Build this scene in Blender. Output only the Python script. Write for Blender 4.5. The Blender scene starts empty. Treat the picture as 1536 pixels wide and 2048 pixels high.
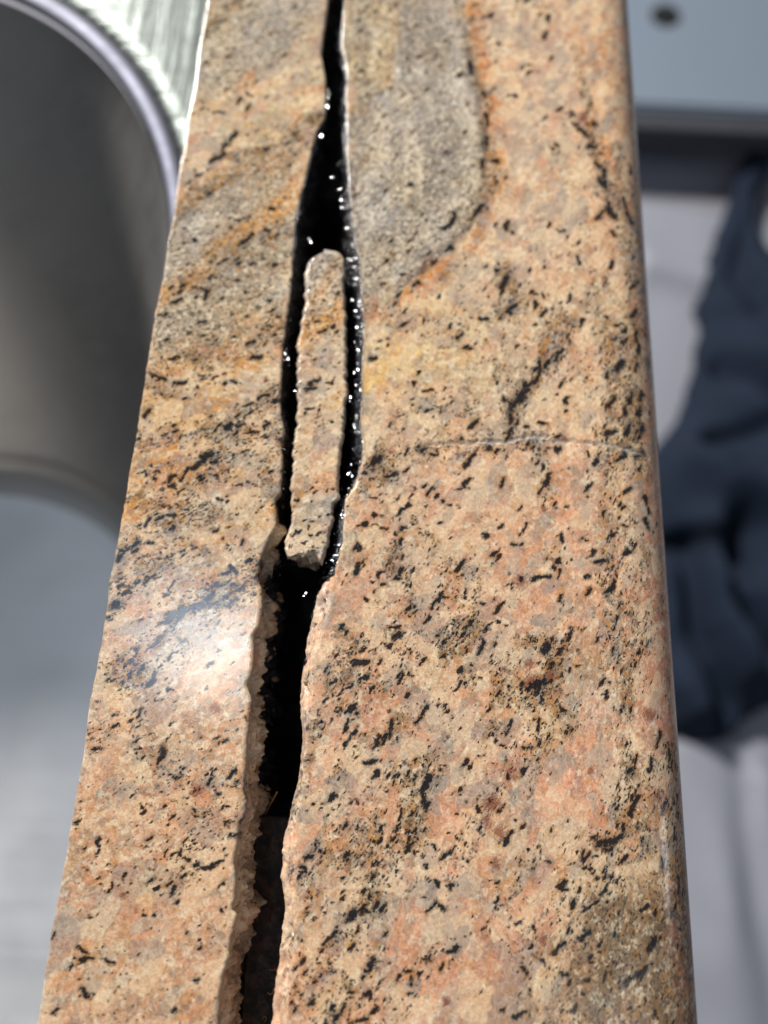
import bpy, bmesh, math, random
import numpy as np
from mathutils import Vector, Matrix
random.seed(4); rng = np.random.default_rng(4)
S = bpy.context.scene
COL = S.collection

# ------------------------------------------------------------------ camera
F = 1365.3                                  # focal length in photo pixels (24 mm equivalent)
H = 0.119                                   # height of the lens above the stone, metres
Yd = np.array([243, 4586, F]); Yd /= np.linalg.norm(Yd)
Zu = -np.array([0, -406.4, F]); Zu /= np.linalg.norm(Zu)
Xd = np.cross(Yd, Zu)
if Xd[0] < 0: Xd = -Xd
cam = bpy.data.cameras.new('camera'); co = bpy.data.objects.new('camera', cam); COL.objects.link(co)
r = Vector((Xd[0], Yd[0], Zu[0])); u = Vector((Xd[1], Yd[1], Zu[1])); f = Vector((Xd[2], Yd[2], Zu[2]))
co.matrix_world = Matrix(((r.x, u.x, -f.x, 0), (r.y, u.y, -f.y, 0), (r.z, u.z, -f.z, H), (0, 0, 0, 1)))
cam.sensor_fit = 'VERTICAL'; cam.sensor_height = 36; cam.lens = 36 * F / 2048
cam.clip_start = 0.005; cam.clip_end = 50
cam.dof.use_dof = True; cam.dof.focus_distance = 0.114; cam.dof.aperture_fstop = 7.2
S.camera = co

# ------------------------------------------------------------------ light
w = bpy.data.worlds.new('World'); S.world = w; w.use_nodes = True
bg = w.node_tree.nodes['Background']; bg.inputs[0].default_value = (0.62, 0.68, 0.80, 1); bg.inputs[1].default_value = 0.25
def area(name, loc, target, size, energy, color, size_y=None):
    l = bpy.data.lights.new(name, 'AREA'); l.energy = energy; l.color = color; l.size = size
    if size_y: l.shape = 'RECTANGLE'; l.size_y = size_y
    o = bpy.data.objects.new(name, l); COL.objects.link(o); o.location = loc
    o.rotation_euler = (Vector(target) - Vector(loc)).to_track_quat('-Z', 'Y').to_euler()
    return o
area('key_lamp', (-1.15, 1.75, 1.05), (0, 0.03, 0), 0.30, 130, (1.0, 0.965, 0.92))
area('window_light', (-0.38, 0.15, 1.0), (0, 0.02, 0), 0.20, 0.36, (0.55, 0.72, 1.0), 0.20)
area('ceiling_lamp', (-0.262, 0.085, 0.95), (0, 0.02, 0), 0.08, 1.0, (0.90, 0.98, 1.0), 0.05)
area('edge_glint_light', (0.36, -0.43, 1.0), (0.04, -0.04, 0), 0.025, 0.16, (0.92, 0.96, 1.0), 0.06)  # small unseen lamp, added for a thin highlight on the rounded edge
area('far_edge_glint_light', (1.7, -0.30, 0.80), (0.04, 0, 0), 0.03, 1.0, (0.92, 0.96, 1.0), 0.20)  # second unseen lamp, added for another highlight line on the bullnose
S.view_settings.view_transform = 'Standard'; S.view_settings.look = 'None'
S.view_settings.exposure = 0; S.view_settings.gamma = 1; S.view_settings.use_curve_mapping = False

# ------------------------------------------------------------------ helpers
def P(px, py, z=0.0):                        # photo pixel -> point on the level plane z (arrays allowed)
    px = np.asarray(px, float); py = np.asarray(py, float)
    d = np.stack([px - 768, 1024 - py, np.full_like(px, F)], -1)
    wv = np.stack([d @ Xd, d @ Yd, d @ Zu], -1)
    t = (z - H) / wv[..., 2]
    return wv * t[..., None] + np.array([0, 0, H])
def stone_xy(x, y):                          # point of the stone's top -> pattern coordinates
    v = np.stack([x, y, np.full_like(x, -H)], -1)
    c = v[..., 0:1] * Xd + v[..., 1:2] * Yd + v[..., 2:3] * Zu
    return 768 + F * c[..., 0] / c[..., 2], 1024 - F * c[..., 1] / c[..., 2]
def hsh(ix, iy, s):
    n = (ix.astype(np.int64) * 374761393 + iy.astype(np.int64) * 668265263 + s * 974634777) & 0x7fffffff
    n = ((n ^ (n >> 13)) * 1274126177) & 0x7fffffff
    n = n ^ (n >> 16)
    return (n & 0xffff) / 65535.0
def vn(x, y, s=0):
    ix = np.floor(x); iy = np.floor(y); fx = x - ix; fy = y - iy
    fx = fx * fx * (3 - 2 * fx); fy = fy * fy * (3 - 2 * fy)
    a = hsh(ix, iy, s); b = hsh(ix + 1, iy, s); c = hsh(ix, iy + 1, s); d = hsh(ix + 1, iy + 1, s)
    return (a * (1 - fx) + b * fx) * (1 - fy) + (c * (1 - fx) + d * fx) * fy - 0.5
def fbm(x, y, s=0, o=4):
    t = 0; a = 1.0
    for k in range(o):
        t = t + a * vn(x * 2 ** k + 17.3 * k, y * 2 ** k + 9.1 * k, s + k); a *= 0.5
    return t
def sst(x, a, b):
    t = np.clip((x - a) / (b - a), 0, 1); return t * t * (3 - 2 * t)
def seg_d(X, Y, pts):                        # distance to a polyline
    d = np.full(X.shape, 1e9)
    for (x0, y0), (x1, y1) in zip(pts[:-1], pts[1:]):
        dx, dy = x1 - x0, y1 - y0; L = dx * dx + dy * dy + 1e-9
        t = np.clip(((X - x0) * dx + (Y - y0) * dy) / L, 0, 1)
        d = np.minimum(d, np.hypot(X - x0 - t * dx, Y - y0 - t * dy))
    return d
def poly_sd(X, Y, pts):                      # signed distance, + inside
    d = seg_d(X, Y, pts + [pts[0]]); ins = np.zeros(X.shape, bool)
    n = len(pts)
    for i in range(n):
        x0, y0 = pts[i]; x1, y1 = pts[(i + 1) % n]
        if y0 == y1: continue
        c = ((y0 > Y) != (y1 > Y)) & (X < (x1 - x0) * (Y - y0) / (y1 - y0) + x0)
        ins ^= c
    return np.where(ins, d, -d)
def lin(c): 
    c = np.array(c, float) / 255
    return np.where(c < 0.04045, c / 12.92, ((c + 0.055) / 1.055) ** 2.4)

def mesh_obj(name, verts, faces, mat, parent=None, smooth=True):
    me = bpy.data.meshes.new(name); me.from_pydata([tuple(v) for v in verts] if not isinstance(verts, list) else verts, [], faces)
    me.validate(); 
    if smooth: me.polygons.foreach_set('use_smooth', [True] * len(me.polygons))
    o = bpy.data.objects.new(name, me); COL.objects.link(o); me.materials.append(mat)
    if parent: o.parent = parent
    return o
def grid_obj(name, V, mat, parent=None, wrap=False, caps=False):
    R, C = V.shape[:2]; idx = np.arange(R * C).reshape(R, C)
    if wrap: nx = np.roll(idx, -1, 1)
    a = idx[:-1, :] if wrap else idx[:-1, :-1]; b = nx[:-1, :] if wrap else idx[:-1, 1:]
    c = nx[1:, :] if wrap else idx[1:, 1:]; d = idx[1:, :] if wrap else idx[1:, :-1]
    q = np.stack([a, b, c, d], -1).reshape(-1, 4)
    me = bpy.data.meshes.new(name); n = R * C
    extra = []
    me.vertices.add(n); me.vertices.foreach_set('co', V.reshape(-1).astype(np.float32))
    loops = q.reshape(-1); starts = np.arange(len(q)) * 4; totals = np.full(len(q), 4)
    if caps:
        for row, rev in ((idx[0], True), (idx[-1], False)):
            rr = row[::-1] if rev else row
            starts = np.append(starts, len(loops)); totals = np.append(totals, len(rr)); loops = np.append(loops, rr)
    me.loops.add(len(loops)); me.loops.foreach_set('vertex_index', loops.astype(np.int32))
    me.polygons.add(len(starts)); me.polygons.foreach_set('loop_start', starts.astype(np.int32)); me.polygons.foreach_set('loop_total', totals.astype(np.int32))
    me.update(calc_edges=True); me.validate()
    me.polygons.foreach_set('use_smooth', [True] * len(me.polygons))
    me.materials.append(mat)
    o = bpy.data.objects.new(name, me); COL.objects.link(o)
    if parent: o.parent = parent
    return o
def thing(name, label, cat, loc=(0, 0, 0), group=None):
    o = bpy.data.objects.new(name, None); COL.objects.link(o); o.empty_display_size = 0.02
    o['label'] = label; o['category'] = cat
    if group: o['group'] = group
    return o
def tag(o, label, cat, group=None):
    o['label'] = label; o['category'] = cat
    if group: o['group'] = group
    return o
def interp(pts, ys, z=0.0):                  # pixel line [(y,x)...] -> x (metres) at world ys
    a = np.array(pts, float); p = P(a[:, 1], a[:, 0], z); o = np.argsort(p[:, 1])
    return np.interp(ys, p[o, 1], p[o, 0])

class NT:
    def __init__(s, name):
        s.m = bpy.data.materials.new(name); s.m.use_nodes = True; s.t = s.m.node_tree; s.n = s.t.nodes; s.l = s.t.links
        s.b = s.n['Principled BSDF']; s.out = s.n['Material Output']
    def put(s, sock, v):
        if isinstance(v, bpy.types.NodeSocket): s.l.new(v, sock)
        elif v is not None:
            try: sock.default_value = v
            except Exception: sock.default_value = (*v, 1)
    def math(s, op, a, b=None, c=None, clamp=False):
        n = s.n.new('ShaderNodeMath'); n.operation = op; n.use_clamp = clamp
        s.put(n.inputs[0], a); s.put(n.inputs[1], b); s.put(n.inputs[2], c); return n.outputs[0]
    def vmath(s, op, a, b=None, sc=None):
        n = s.n.new('ShaderNodeVectorMath'); n.operation = op; s.put(n.inputs[0], a)
        if b is not None: s.put(n.inputs[1], b)
        if sc is not None: s.put(n.inputs['Scale'], sc)
        return n.outputs[0]
    def mix(s, f, a, b, mode='MIX'):
        n = s.n.new('ShaderNodeMix'); n.data_type = 'RGBA'; n.blend_type = mode; n.clamp_factor = True
        s.put(n.inputs[0], f)
        for sk, v in ((n.inputs[6], a), (n.inputs[7], b)):
            if not isinstance(v, bpy.types.NodeSocket): v = (*list(v)[:3], 1)
            s.put(sk, v)
        return n.outputs[2]
    def ramp(s, v, stops, interp='LINEAR'):
        n = s.n.new('ShaderNodeValToRGB'); n.color_ramp.interpolation = interp
        e = n.color_ramp.elements
        while len(e) > 1: e.remove(e[-1])
        e[0].position = stops[0][0]; e[0].color = (*stops[0][1], 1)
        for p, c in stops[1:]:
            k = e.new(p); k.color = (*c, 1)
        s.put(n.inputs[0], v); return n.outputs[0]
    def map(s, v, a, b, c=0.0, d=1.0):
        n = s.n.new('ShaderNodeMapRange'); n.interpolation_type = 'SMOOTHSTEP'
        for i, q in enumerate((v, a, b, c, d)): s.put(n.inputs[i], q)
        return n.outputs[0]
    def noise(s, v, scale, detail=3, rough=0.55, dist=0.0):
        n = s.n.new('ShaderNodeTexNoise'); s.put(n.inputs['Vector'], v)
        n.inputs['Scale'].default_value = scale; n.inputs['Detail'].default_value = detail
        n.inputs['Roughness'].default_value = rough; n.inputs['Distortion'].default_value = dist
        return n.outputs[0], n.outputs[1]
    def vor(s, v, scale, feature='F1', smooth=None, rnd=1.0):
        n = s.n.new('ShaderNodeTexVoronoi'); n.feature = feature; s.put(n.inputs['Vector'], v)
        n.inputs['Scale'].default_value = scale; n.inputs['Randomness'].default_value = rnd
        if smooth is not None: n.inputs['Smoothness'].default_value = smooth
        return n
    def attr(s, name):
        n = s.n.new('ShaderNodeAttribute'); n.attribute_name = name; return n
    def sep(s, c):
        n = s.n.new('ShaderNodeSeparateColor'); s.put(n.inputs[0], c); return n.outputs
    def bump(s, h, strength, dist, normal=None):
        n = s.n.new('ShaderNodeBump'); n.inputs['Strength'].default_value = strength; n.inputs['Distance'].default_value = dist
        s.put(n.inputs['Height'], h)
        if normal is not None: s.put(n.inputs['Normal'], normal)
        return n.outputs[0]
    def coord(s, which='Object'):
        return s.n.new('ShaderNodeTexCoord').outputs[which]
    def set(s, **k):
        for a, v in k.items(): s.put(s.b.inputs[a.replace('_', ' ')], v)

KA = 0.80                                    # paper-white of the photograph -> albedo
def alb(c): return tuple(lin(c) * KA)

# ------------------------------------------------------------------ granite material
def granite():
    g = NT('granite')
    tint = g.attr('tint').outputs['Color']; fol = g.attr('fol').outputs['Vector']
    msk = g.sep(g.attr('masks').outputs['Color'])            # R mica density, G fine grain, B ochre
    msk2 = g.sep(g.attr('masks2').outputs['Color'])          # R raw fracture, G mica drawn, B rust drawn
    dens, fine, ochre = msk[0], msk[1], msk[2]
    raw, drawn, rustd = msk2[0], msk2[1], msk2[2]
    _, nc = g.noise(fol, 0.9, 3)
    wv = g.vmath('SCALE', g.vmath('SUBTRACT', nc, (0.5, 0.5, 0.5)), sc=1.1)
    v1 = g.vmath('ADD', fol, wv)
    _, nf = g.noise(fol, 4.5, 2)
    v2 = g.vmath('ADD', v1, g.vmath('SCALE', g.vmath('SUBTRACT', nf, (0.5, 0.5, 0.5)), sc=0.35))
    # coarse crystals
    va = g.vor(g.vmath('MULTIPLY', v2, (0.75, 1.05, 1.0)), 0.42, 'SMOOTH_F1', 0.10)
    ra = g.sep(va.outputs['Color'])
    vb = g.vor(g.vmath('MULTIPLY', v2, (0.8, 1.1, 1.0)), 1.05, 'SMOOTH_F1', 0.12)
    rb = g.sep(vb.outputs['Color'])
    coarse = g.math('SUBTRACT', 1.0, g.math('MULTIPLY', fine, 0.9))
    c = tint
    n_dark, _ = g.noise(v2, 1.3, 5, 0.7)
    def soft(seed, sc, cell, lo, hi, k):
        n_, _ = g.noise(g.vmath('ADD', v1, (seed, seed * 2.3, 0)), sc, 6, 0.68)
        q = g.math('ADD', g.math('MULTIPLY', n_, 0.72), g.math('MULTIPLY', cell, 0.28))
        return g.math('MULTIPLY', g.map(q, lo, hi), k)
    c = g.mix(g.math('MULTIPLY', soft(5, .40, ra[0], .48, .66, .62), coarse), c, alb((228, 204, 170)))
    c = g.mix(g.math('MULTIPLY', soft(25, .34, ra[1], .52, .68, .55), coarse), c, alb((210, 150, 114)))
    c = g.mix(g.math('MULTIPLY', soft(45, .36, ra[2], .54, .68, .70), coarse), c, alb((138, 126, 114)))
    c = g.mix(soft(65, .9, rb[0], .48, .66, .50), c, alb((240, 226, 196)))
    c = g.mix(soft(85, .9, rb[1], .53, .66, .55), c, alb((132, 118, 102)))
    c = g.mix(g.math('MULTIPLY', soft(95, .8, rb[2], .56, .68, .55), coarse), c, alb((186, 136, 84)))
    vc = g.vor(g.vmath('MULTIPLY', v1, (0.85, 1.1, 1.0)), 0.26, 'SMOOTH_F1', 0.22); rc = g.sep(vc.outputs['Color'])
    c = g.mix(g.math('MULTIPLY', g.map(rc[0], .50, .80), g.math('MULTIPLY', coarse, .28)), c, alb((212, 146, 110)))
    c = g.mix(g.math('MULTIPLY', g.map(rc[1], .60, .85), g.math('MULTIPLY', coarse, .46)), c, alb((150, 138, 128)))
    c = g.mix(g.math('MULTIPLY', g.map(rc[2], .62, .80), g.math('MULTIPLY', coarse, .45)), c, alb((232, 204, 166)))
    c = g.mix(g.math('MULTIPLY', g.map(ra[0], .88, .94), g.math('MULTIPLY', coarse, g.map(n_dark, .35, .6, .10, .55))), c, alb((140, 128, 122)))
    # small-scale grain, strongest in the fine zones
    n1, _ = g.noise(v2, 2.6, 4, 0.7)
    c = g.mix(g.math('ADD', .36, g.math('MULTIPLY', fine, .55)), c, g.ramp(n1, [(0.28, (0.30, 0.27, 0.24)), (0.5, (0.52, 0.51, 0.50)), (0.72, (0.78, 0.77, 0.74))]), 'OVERLAY')
    n2, _ = g.noise(v1, 7.5, 3, 0.7)
    c = g.mix(g.math('ADD', .26, g.math('MULTIPLY', fine, .20)), c, g.ramp(n2, [(0.3, (0.28, 0.27, 0.26)), (0.7, (0.72, 0.72, 0.72))]), 'OVERLAY')
    c = g.mix(0.42, c, g.ramp(n_dark, [(0.32, (0.22, 0.19, 0.16)), (0.5, (0.50, 0.50, 0.50)), (0.66, (0.72, 0.72, 0.71))]), 'OVERLAY')
    # hair-fine cleavage streaks
    st, _ = g.noise(g.vmath('MULTIPLY', v2, (1.2, 5.5, 1.0)), 1.6, 3, 0.75, 0.6)
    c = g.mix(g.math('MULTIPLY', coarse, 0.30), c, g.ramp(st, [(0.35, (0.30, 0.28, 0.26)), (0.65, (0.70, 0.70, 0.70))]), 'OVERLAY')
    # bright grain boundaries
    ve = g.vor(v2, 0.62, 'DISTANCE_TO_EDGE')
    c = g.mix(g.math('MULTIPLY', g.map(ve.outputs['Distance'], 0.05, 0.0), g.math('MULTIPLY', coarse, 0.28)), c, alb((232, 218, 192)))
    # ochre / iron staining, patchy
    on, _ = g.noise(v1, 0.55, 4, 0.65)
    c = g.mix(g.math('MULTIPLY', g.map(g.math('ADD', on, g.math('MULTIPLY', g.math('SUBTRACT', ochre, 0.5), 0.55)), 0.46, 0.66), 0.72), c,
              g.mix(n1, alb((172, 104, 44)), alb((214, 164, 86))))
    # fine dark pepper
    vp = g.vor(g.vmath('MULTIPLY', v2, (0.8, 1.2, 1)), 1.9)
    rp = g.sep(vp.outputs['Color'])
    pth = g.math('ADD', g.math('MULTIPLY', fine, 0.46), g.math('MULTIPLY', dens, 0.45))
    pep = g.math('MULTIPLY', g.math('LESS_THAN', rp[0], pth), g.map(vp.outputs['Distance'], 0.55, 0.30))
    pepc = g.mix(rp[1], alb((92, 84, 74)), alb((52, 52, 54)))
    c = g.mix(g.math('MULTIPLY', pep, 0.85), c, pepc)
    # mica: elongated along the foliation
    def mica(scale, stretch, wsize, dmul, seed):
        vv = g.vmath('ADD', g.vmath('MULTIPLY', v2, stretch), (seed, seed * 1.7, 0))
        vm = g.vor(vv, scale); rm = g.sep(vm.outputs['Color'])
        pick = g.math('LESS_THAN', rm[0], g.math('MULTIPLY', dens, dmul))
        size = g.math('ADD', g.math('MULTIPLY', rm[1], wsize), 0.21)
        en, _ = g.noise(fol, 3.2, 3, 0.7)
        d = g.math('ADD', vm.outputs['Distance'], g.math('MULTIPLY', g.math('SUBTRACT', en, 0.5), 0.55))
        core = g.math('MULTIPLY', pick, g.map(g.math('SUBTRACT', size, d), -0.02, 0.05))
        halo = g.math('MULTIPLY', pick, g.map(g.math('SUBTRACT', size, d), -0.42, 0.05))
        return core, halo
    k1, h1 = mica(0.70, (0.62, 1.4, 1), 0.20, 0.60, 3.1)
    k2, h2 = mica(1.5, (0.62, 1.35, 1), 0.22, 0.72, 11.7)
    k4, h4 = mica(2.8, (0.7, 1.2, 1), 0.24, 0.50, 31.7)
    en, _ = g.noise(g.vmath('MULTIPLY', fol, (0.7, 1.25, 1)), 2.6, 5, 0.78)
    dr = g.math('ADD', drawn, g.math('MULTIPLY', g.math('SUBTRACT', en, 0.52), 1.9))
    k3 = g.map(dr, 0.50, 0.60); h3 = g.map(dr, 0.0, 0.55)
    k3 = g.math('MULTIPLY', k3, g.map(drawn, 0.08, 0.2))
    h3 = g.math('MULTIPLY', h3, g.map(drawn, 0.05, 0.2))
    halo = g.math('MAXIMUM', g.math('MAXIMUM', h1, h2), h3); core = g.math('MAXIMUM', g.math('MAXIMUM', g.math('MAXIMUM', k1, k2), k4), k3)
    c = g.mix(g.math('MULTIPLY', halo, 0.62), c, g.mix(g.map(ra[0], 0.3, 0.6), alb((146, 104, 50)), alb((98, 90, 78))))
    rn = g.map(g.math('ADD', rustd, g.math('MULTIPLY', g.math('SUBTRACT', en, 0.5), 2.2)), 0.35, 0.85)
    c = g.mix(g.math('MULTIPLY', g.math('MULTIPLY', rn, g.map(rustd, 0.04, 0.15)), 0.8), c, g.mix(n2, alb((88, 34, 28)), alb((146, 76, 50))))
    kc = g.mix(g.map(n2, 0.40, 0.66), alb((8, 8, 11)), alb((36, 36, 40)))
    blue = g.attr('blue').outputs['Fac']  # bluish window sheen, painted into the mica colour
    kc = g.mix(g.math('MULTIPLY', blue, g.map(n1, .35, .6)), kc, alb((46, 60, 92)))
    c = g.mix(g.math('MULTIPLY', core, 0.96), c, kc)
    # raw fractured faces are paler and duller
    c = g.mix(g.math('MULTIPLY', raw, 0.46), c, g.mix(n2, alb((170, 150, 138)), alb((236, 224, 206))))
    g.set(Base_Color=c)
    ro, _ = g.noise(fol, 0.25, 4, 0.6)
    rough = g.math('ADD', g.math('MULTIPLY', g.map(ro, 0.35, 0.7), 0.05), 0.085)
    rough = g.math('ADD', rough, g.math('MULTIPLY', g.map(n2, 0.5, 0.75), 0.06))
    rough = g.math('ADD', rough, g.math('MULTIPLY', raw, 0.30))
    g.set(Roughness=rough, IOR=1.52)
    hgt = g.math('ADD', g.math('MULTIPLY', n2, 0.35), g.math('MULTIPLY', n1, 0.5))
    hgt = g.math('SUBTRACT', hgt, g.math('MULTIPLY', core, 0.25))
    bn = g.n.new('ShaderNodeBump'); g.put(bn.inputs['Height'], hgt)
    bn.inputs['Distance'].default_value = 0.00022
    g.put(bn.inputs['Strength'], g.math('ADD', g.math('MULTIPLY', raw, 0.8), 0.10))
    g.set(Normal=bn.outputs[0])
    g.set(Subsurface_Weight=0.0)
    return g.m
GRAN = granite()

# ------------------------------------------------------------------ the pattern of this slab (photo-pixel units on the stone's top)
# drawn mica flakes (zoom windows: origin x, origin y, scale) : x, y, length, width, angle (deg, up to the right)
def win(ox, oy, sc, L): return [(ox + x / sc, oy + y / sc, l / sc, w_ / sc, a) for x, y, l, w_, a in L]
FLAKES = []
FLAKES += win(700, 700, 1.8373, [
 (695,75,90,18,65),(660,130,80,22,40),(610,190,80,60,60),(590,250,60,24,75),(765,20,70,18,75),(725,50,40,14,60),(640,155,60,20,30),(565,180,30,24,90),
 (235,125,22,10,60),(290,150,60,8,10),(148,275,30,9,55),(190,240,35,8,40),(290,220,40,10,25),(455,270,60,30,50),(590,300,40,24,60),(705,268,36,14,10),(650,278,14,10,0),
 (210,375,40,14,60),(95,405,60,36,55),(150,460,50,20,20),(205,440,30,14,40),(270,365,40,16,10),(315,385,30,12,20),(440,405,110,14,42),(515,350,50,26,70),(575,330,20,14,30),
 (430,490,50,16,55),(400,510,12,9,0),(556,485,34,26,60),(395,570,8,8,0),(765,360,32,26,20),(765,318,22,14,30),(705,430,40,12,80),(725,480,70,26,60),(700,520,30,14,60),
 (872,382,38,10,-80),(905,412,24,18,70),(880,500,28,20,60),(1000,390,40,26,50),(1065,378,50,34,20),(1020,360,30,14,30),(955,300,40,30,40),
 (205,580,60,9,35),(185,603,30,7,40),(60,640,20,12,60),(125,655,40,10,5),(195,655,40,12,45),(240,636,30,6,10),(330,636,14,8,60),(285,530,20,14,40),(225,535,20,10,60),
 (500,685,24,18,60),(553,647,22,16,20),(600,715,22,12,10),(530,750,30,22,40),(545,765,20,14,50),(640,650,50,10,60),(625,580,30,12,60),(762,577,12,9,0),
 (780,690,36,16,-80),(870,695,14,10,0),(895,740,26,20,50),(920,778,50,20,20),(940,775,16,14,0),(965,680,14,12,0),(1025,745,44,18,30),(1020,735,30,14,90),(935,600,30,12,80),(965,870,70,16,70),(950,885,26,20,60),
 (1020,520,40,20,60),(1100,560,90,20,-80),(1100,630,50,24,-85),(1000,580,30,14,70),(1015,645,14,12,0),
 (770,820,40,10,75),(715,830,50,20,20),(680,838,40,16,20),(772,915,28,16,90),(880,885,40,26,30),(875,835,24,14,0),(760,775,20,18,60),
 (405,790,90,14,45),(285,990,40,12,60),(330,910,40,14,60),(305,940,50,10,70),(345,910,12,10,0),(240,960,18,8,50),(110,820,36,10,60),(135,790,30,8,55),(173,840,22,14,20),(122,860,20,10,10),(55,775,16,7,60),(230,810,34,8,70),(190,760,26,10,60),
 (545,950,80,16,58),(520,1010,20,8,60),(485,935,16,16,0),(570,1012,8,6,0),(240,940,16,8,60),(440,1010,14,10,0),(585,822,12,7,80),
 (168,1018,50,12,10),(175,1048,30,24,20),(140,1085,16,10,60),(165,1075,14,8,0),(220,1108,22,8,-60),(88,1110,12,5,60),(265,1145,44,22,40),(35,1155,70,18,15),(185,1205,60,14,55),(45,1205,50,12,50),(210,1270,20,16,50),
 (480,1095,70,22,55),(530,1085,20,14,60),(715,1095,50,36,60),(770,1110,30,20,60),(805,1050,44,20,65),(840,1160,26,18,20),(480,1203,16,10,0),(815,1018,20,10,0),(840,1020,12,6,0),
 (700,1225,60,20,60),(740,1160,30,20,30),(930,1220,40,16,60),(945,1262,20,10,70),(20,720,50,14,50),(25,800,60,20,60),(60,920,20,12,-60),(20,1265,16,8,60),(395,1235,50,10,60),
 (1060,60,50,22,70),(990,60,60,30,60),(960,190,60,30,60),(1030,170,70,26,80),(1075,160,60,22,85),(1020,290,60,20,75),(1080,280,70,20,85),(985,400,30,18,50),(1070,430,40,20,80),(945,90,30,18,50),(1010,220,50,16,80),(1070,220,50,18,80),(800,180,30,18,50),(775,130,20,14,40)])
FLAKES += win(700, 1350, 1.8373, [
 (215,75,26,14,60),(272,130,60,24,68),(250,165,40,16,60),(345,112,22,10,60),(325,112,18,9,60),(150,180,50,12,75),(125,235,70,22,62),(90,265,40,10,30),(150,215,60,12,70),(10,125,40,20,70),(10,220,20,14,30),(75,318,40,18,10),(100,362,36,14,60),(175,370,26,9,70),(165,375,20,9,70),
 (285,395,80,36,60),(270,450,60,26,80),(285,480,40,20,60),(270,410,60,20,60),(185,515,70,10,80),(180,560,50,10,70),(155,605,26,12,60),(212,635,30,18,50),(215,605,40,10,75),(138,632,14,10,0),
 (360,655,50,26,30),(310,630,40,12,-40),(342,670,40,14,20),(395,512,14,12,0),(430,682,16,14,0),(470,495,34,16,-70),(552,497,24,18,50),(580,375,24,18,80),(582,597,56,28,58),(570,615,40,18,60),(395,600,24,8,-60),(478,565,30,12,60),(405,420,14,12,40),
 (595,170,18,12,80),(565,260,18,12,0),(480,303,10,9,0),(540,240,16,6,70),(650,270,40,16,20),(690,255,34,14,50),(690,170,36,22,80),(690,190,30,12,90),(785,130,20,12,0),(800,75,14,7,60),
 (690,35,50,40,60),(660,45,30,30,30),(725,25,40,12,50),(945,70,50,10,90),(800,215,16,8,60),
 (1140,235,90,20,82),(1050,320,90,12,70),(1035,350,30,12,40),(1105,330,90,16,72),(1045,465,80,16,62),(1030,500,40,24,60),(1165,480,90,22,78),(1000,560,40,16,80),(945,615,100,50,15),(900,600,30,24,0),(985,600,50,30,50),(870,665,60,12,55),(1000,680,60,14,40),(950,640,50,26,0),
 (870,712,34,18,10),(910,745,20,16,0),(940,745,24,14,60),(965,740,36,9,80),(930,800,50,12,20),(820,845,40,20,62),(885,855,60,14,48),(905,835,40,12,45),(855,875,26,8,30),(790,790,24,14,0),(780,770,50,26,60),
 (330,848,66,26,-25),(290,860,50,8,45),(100,800,20,14,0),(10,885,40,34,40),(50,860,50,20,60),(25,935,20,8,60),(215,792,10,8,0),(282,698,16,8,40),(105,690,26,7,50),(85,695,18,7,60),(320,765,30,16,-30),(375,770,30,8,-20),
 (620,915,30,14,20),(770,1000,90,26,58),(800,940,40,10,80),(865,955,70,30,50),(885,1040,30,14,50),(705,1048,22,16,0),(790,1105,40,22,-10),(640,1085,40,26,-60),(490,932,14,10,0),(737,830,14,6,40),(735,685,8,8,0),
 (80,1060,50,34,70),(70,1080,40,20,40),(65,1175,40,24,20),(10,1165,30,26,0),(115,1130,20,10,60),(225,1120,50,12,75),(180,1110,40,12,70),(215,1085,40,14,0),(220,1172,14,10,0),(250,1105,40,10,-60),(285,1045,34,24,0),(335,1072,24,16,60),(370,1018,50,26,20),(395,1010,30,16,50),
 (620,1250,60,20,40),(660,1160,20,10,60),(825,1225,40,26,40),(1025,1225,30,20,20),(870,1120,40,24,20),(1110,990,60,40,60),(1070,1090,70,40,30),(1120,1240,40,18,80),(940,1110,50,22,50),(1020,1120,50,30,20),(560,1230,20,16,0),(30,1270,80,24,30),(515,690,12,10,0),(540,765,16,14,0),
 (1215,450,60,14,88),(1210,580,60,16,85),(1205,330,50,12,85),(1185,270,80,14,85),(1225,760,40,16,85),(1150,700,50,16,80),(1190,880,50,20,70),(1080,860,50,20,60)])
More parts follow.
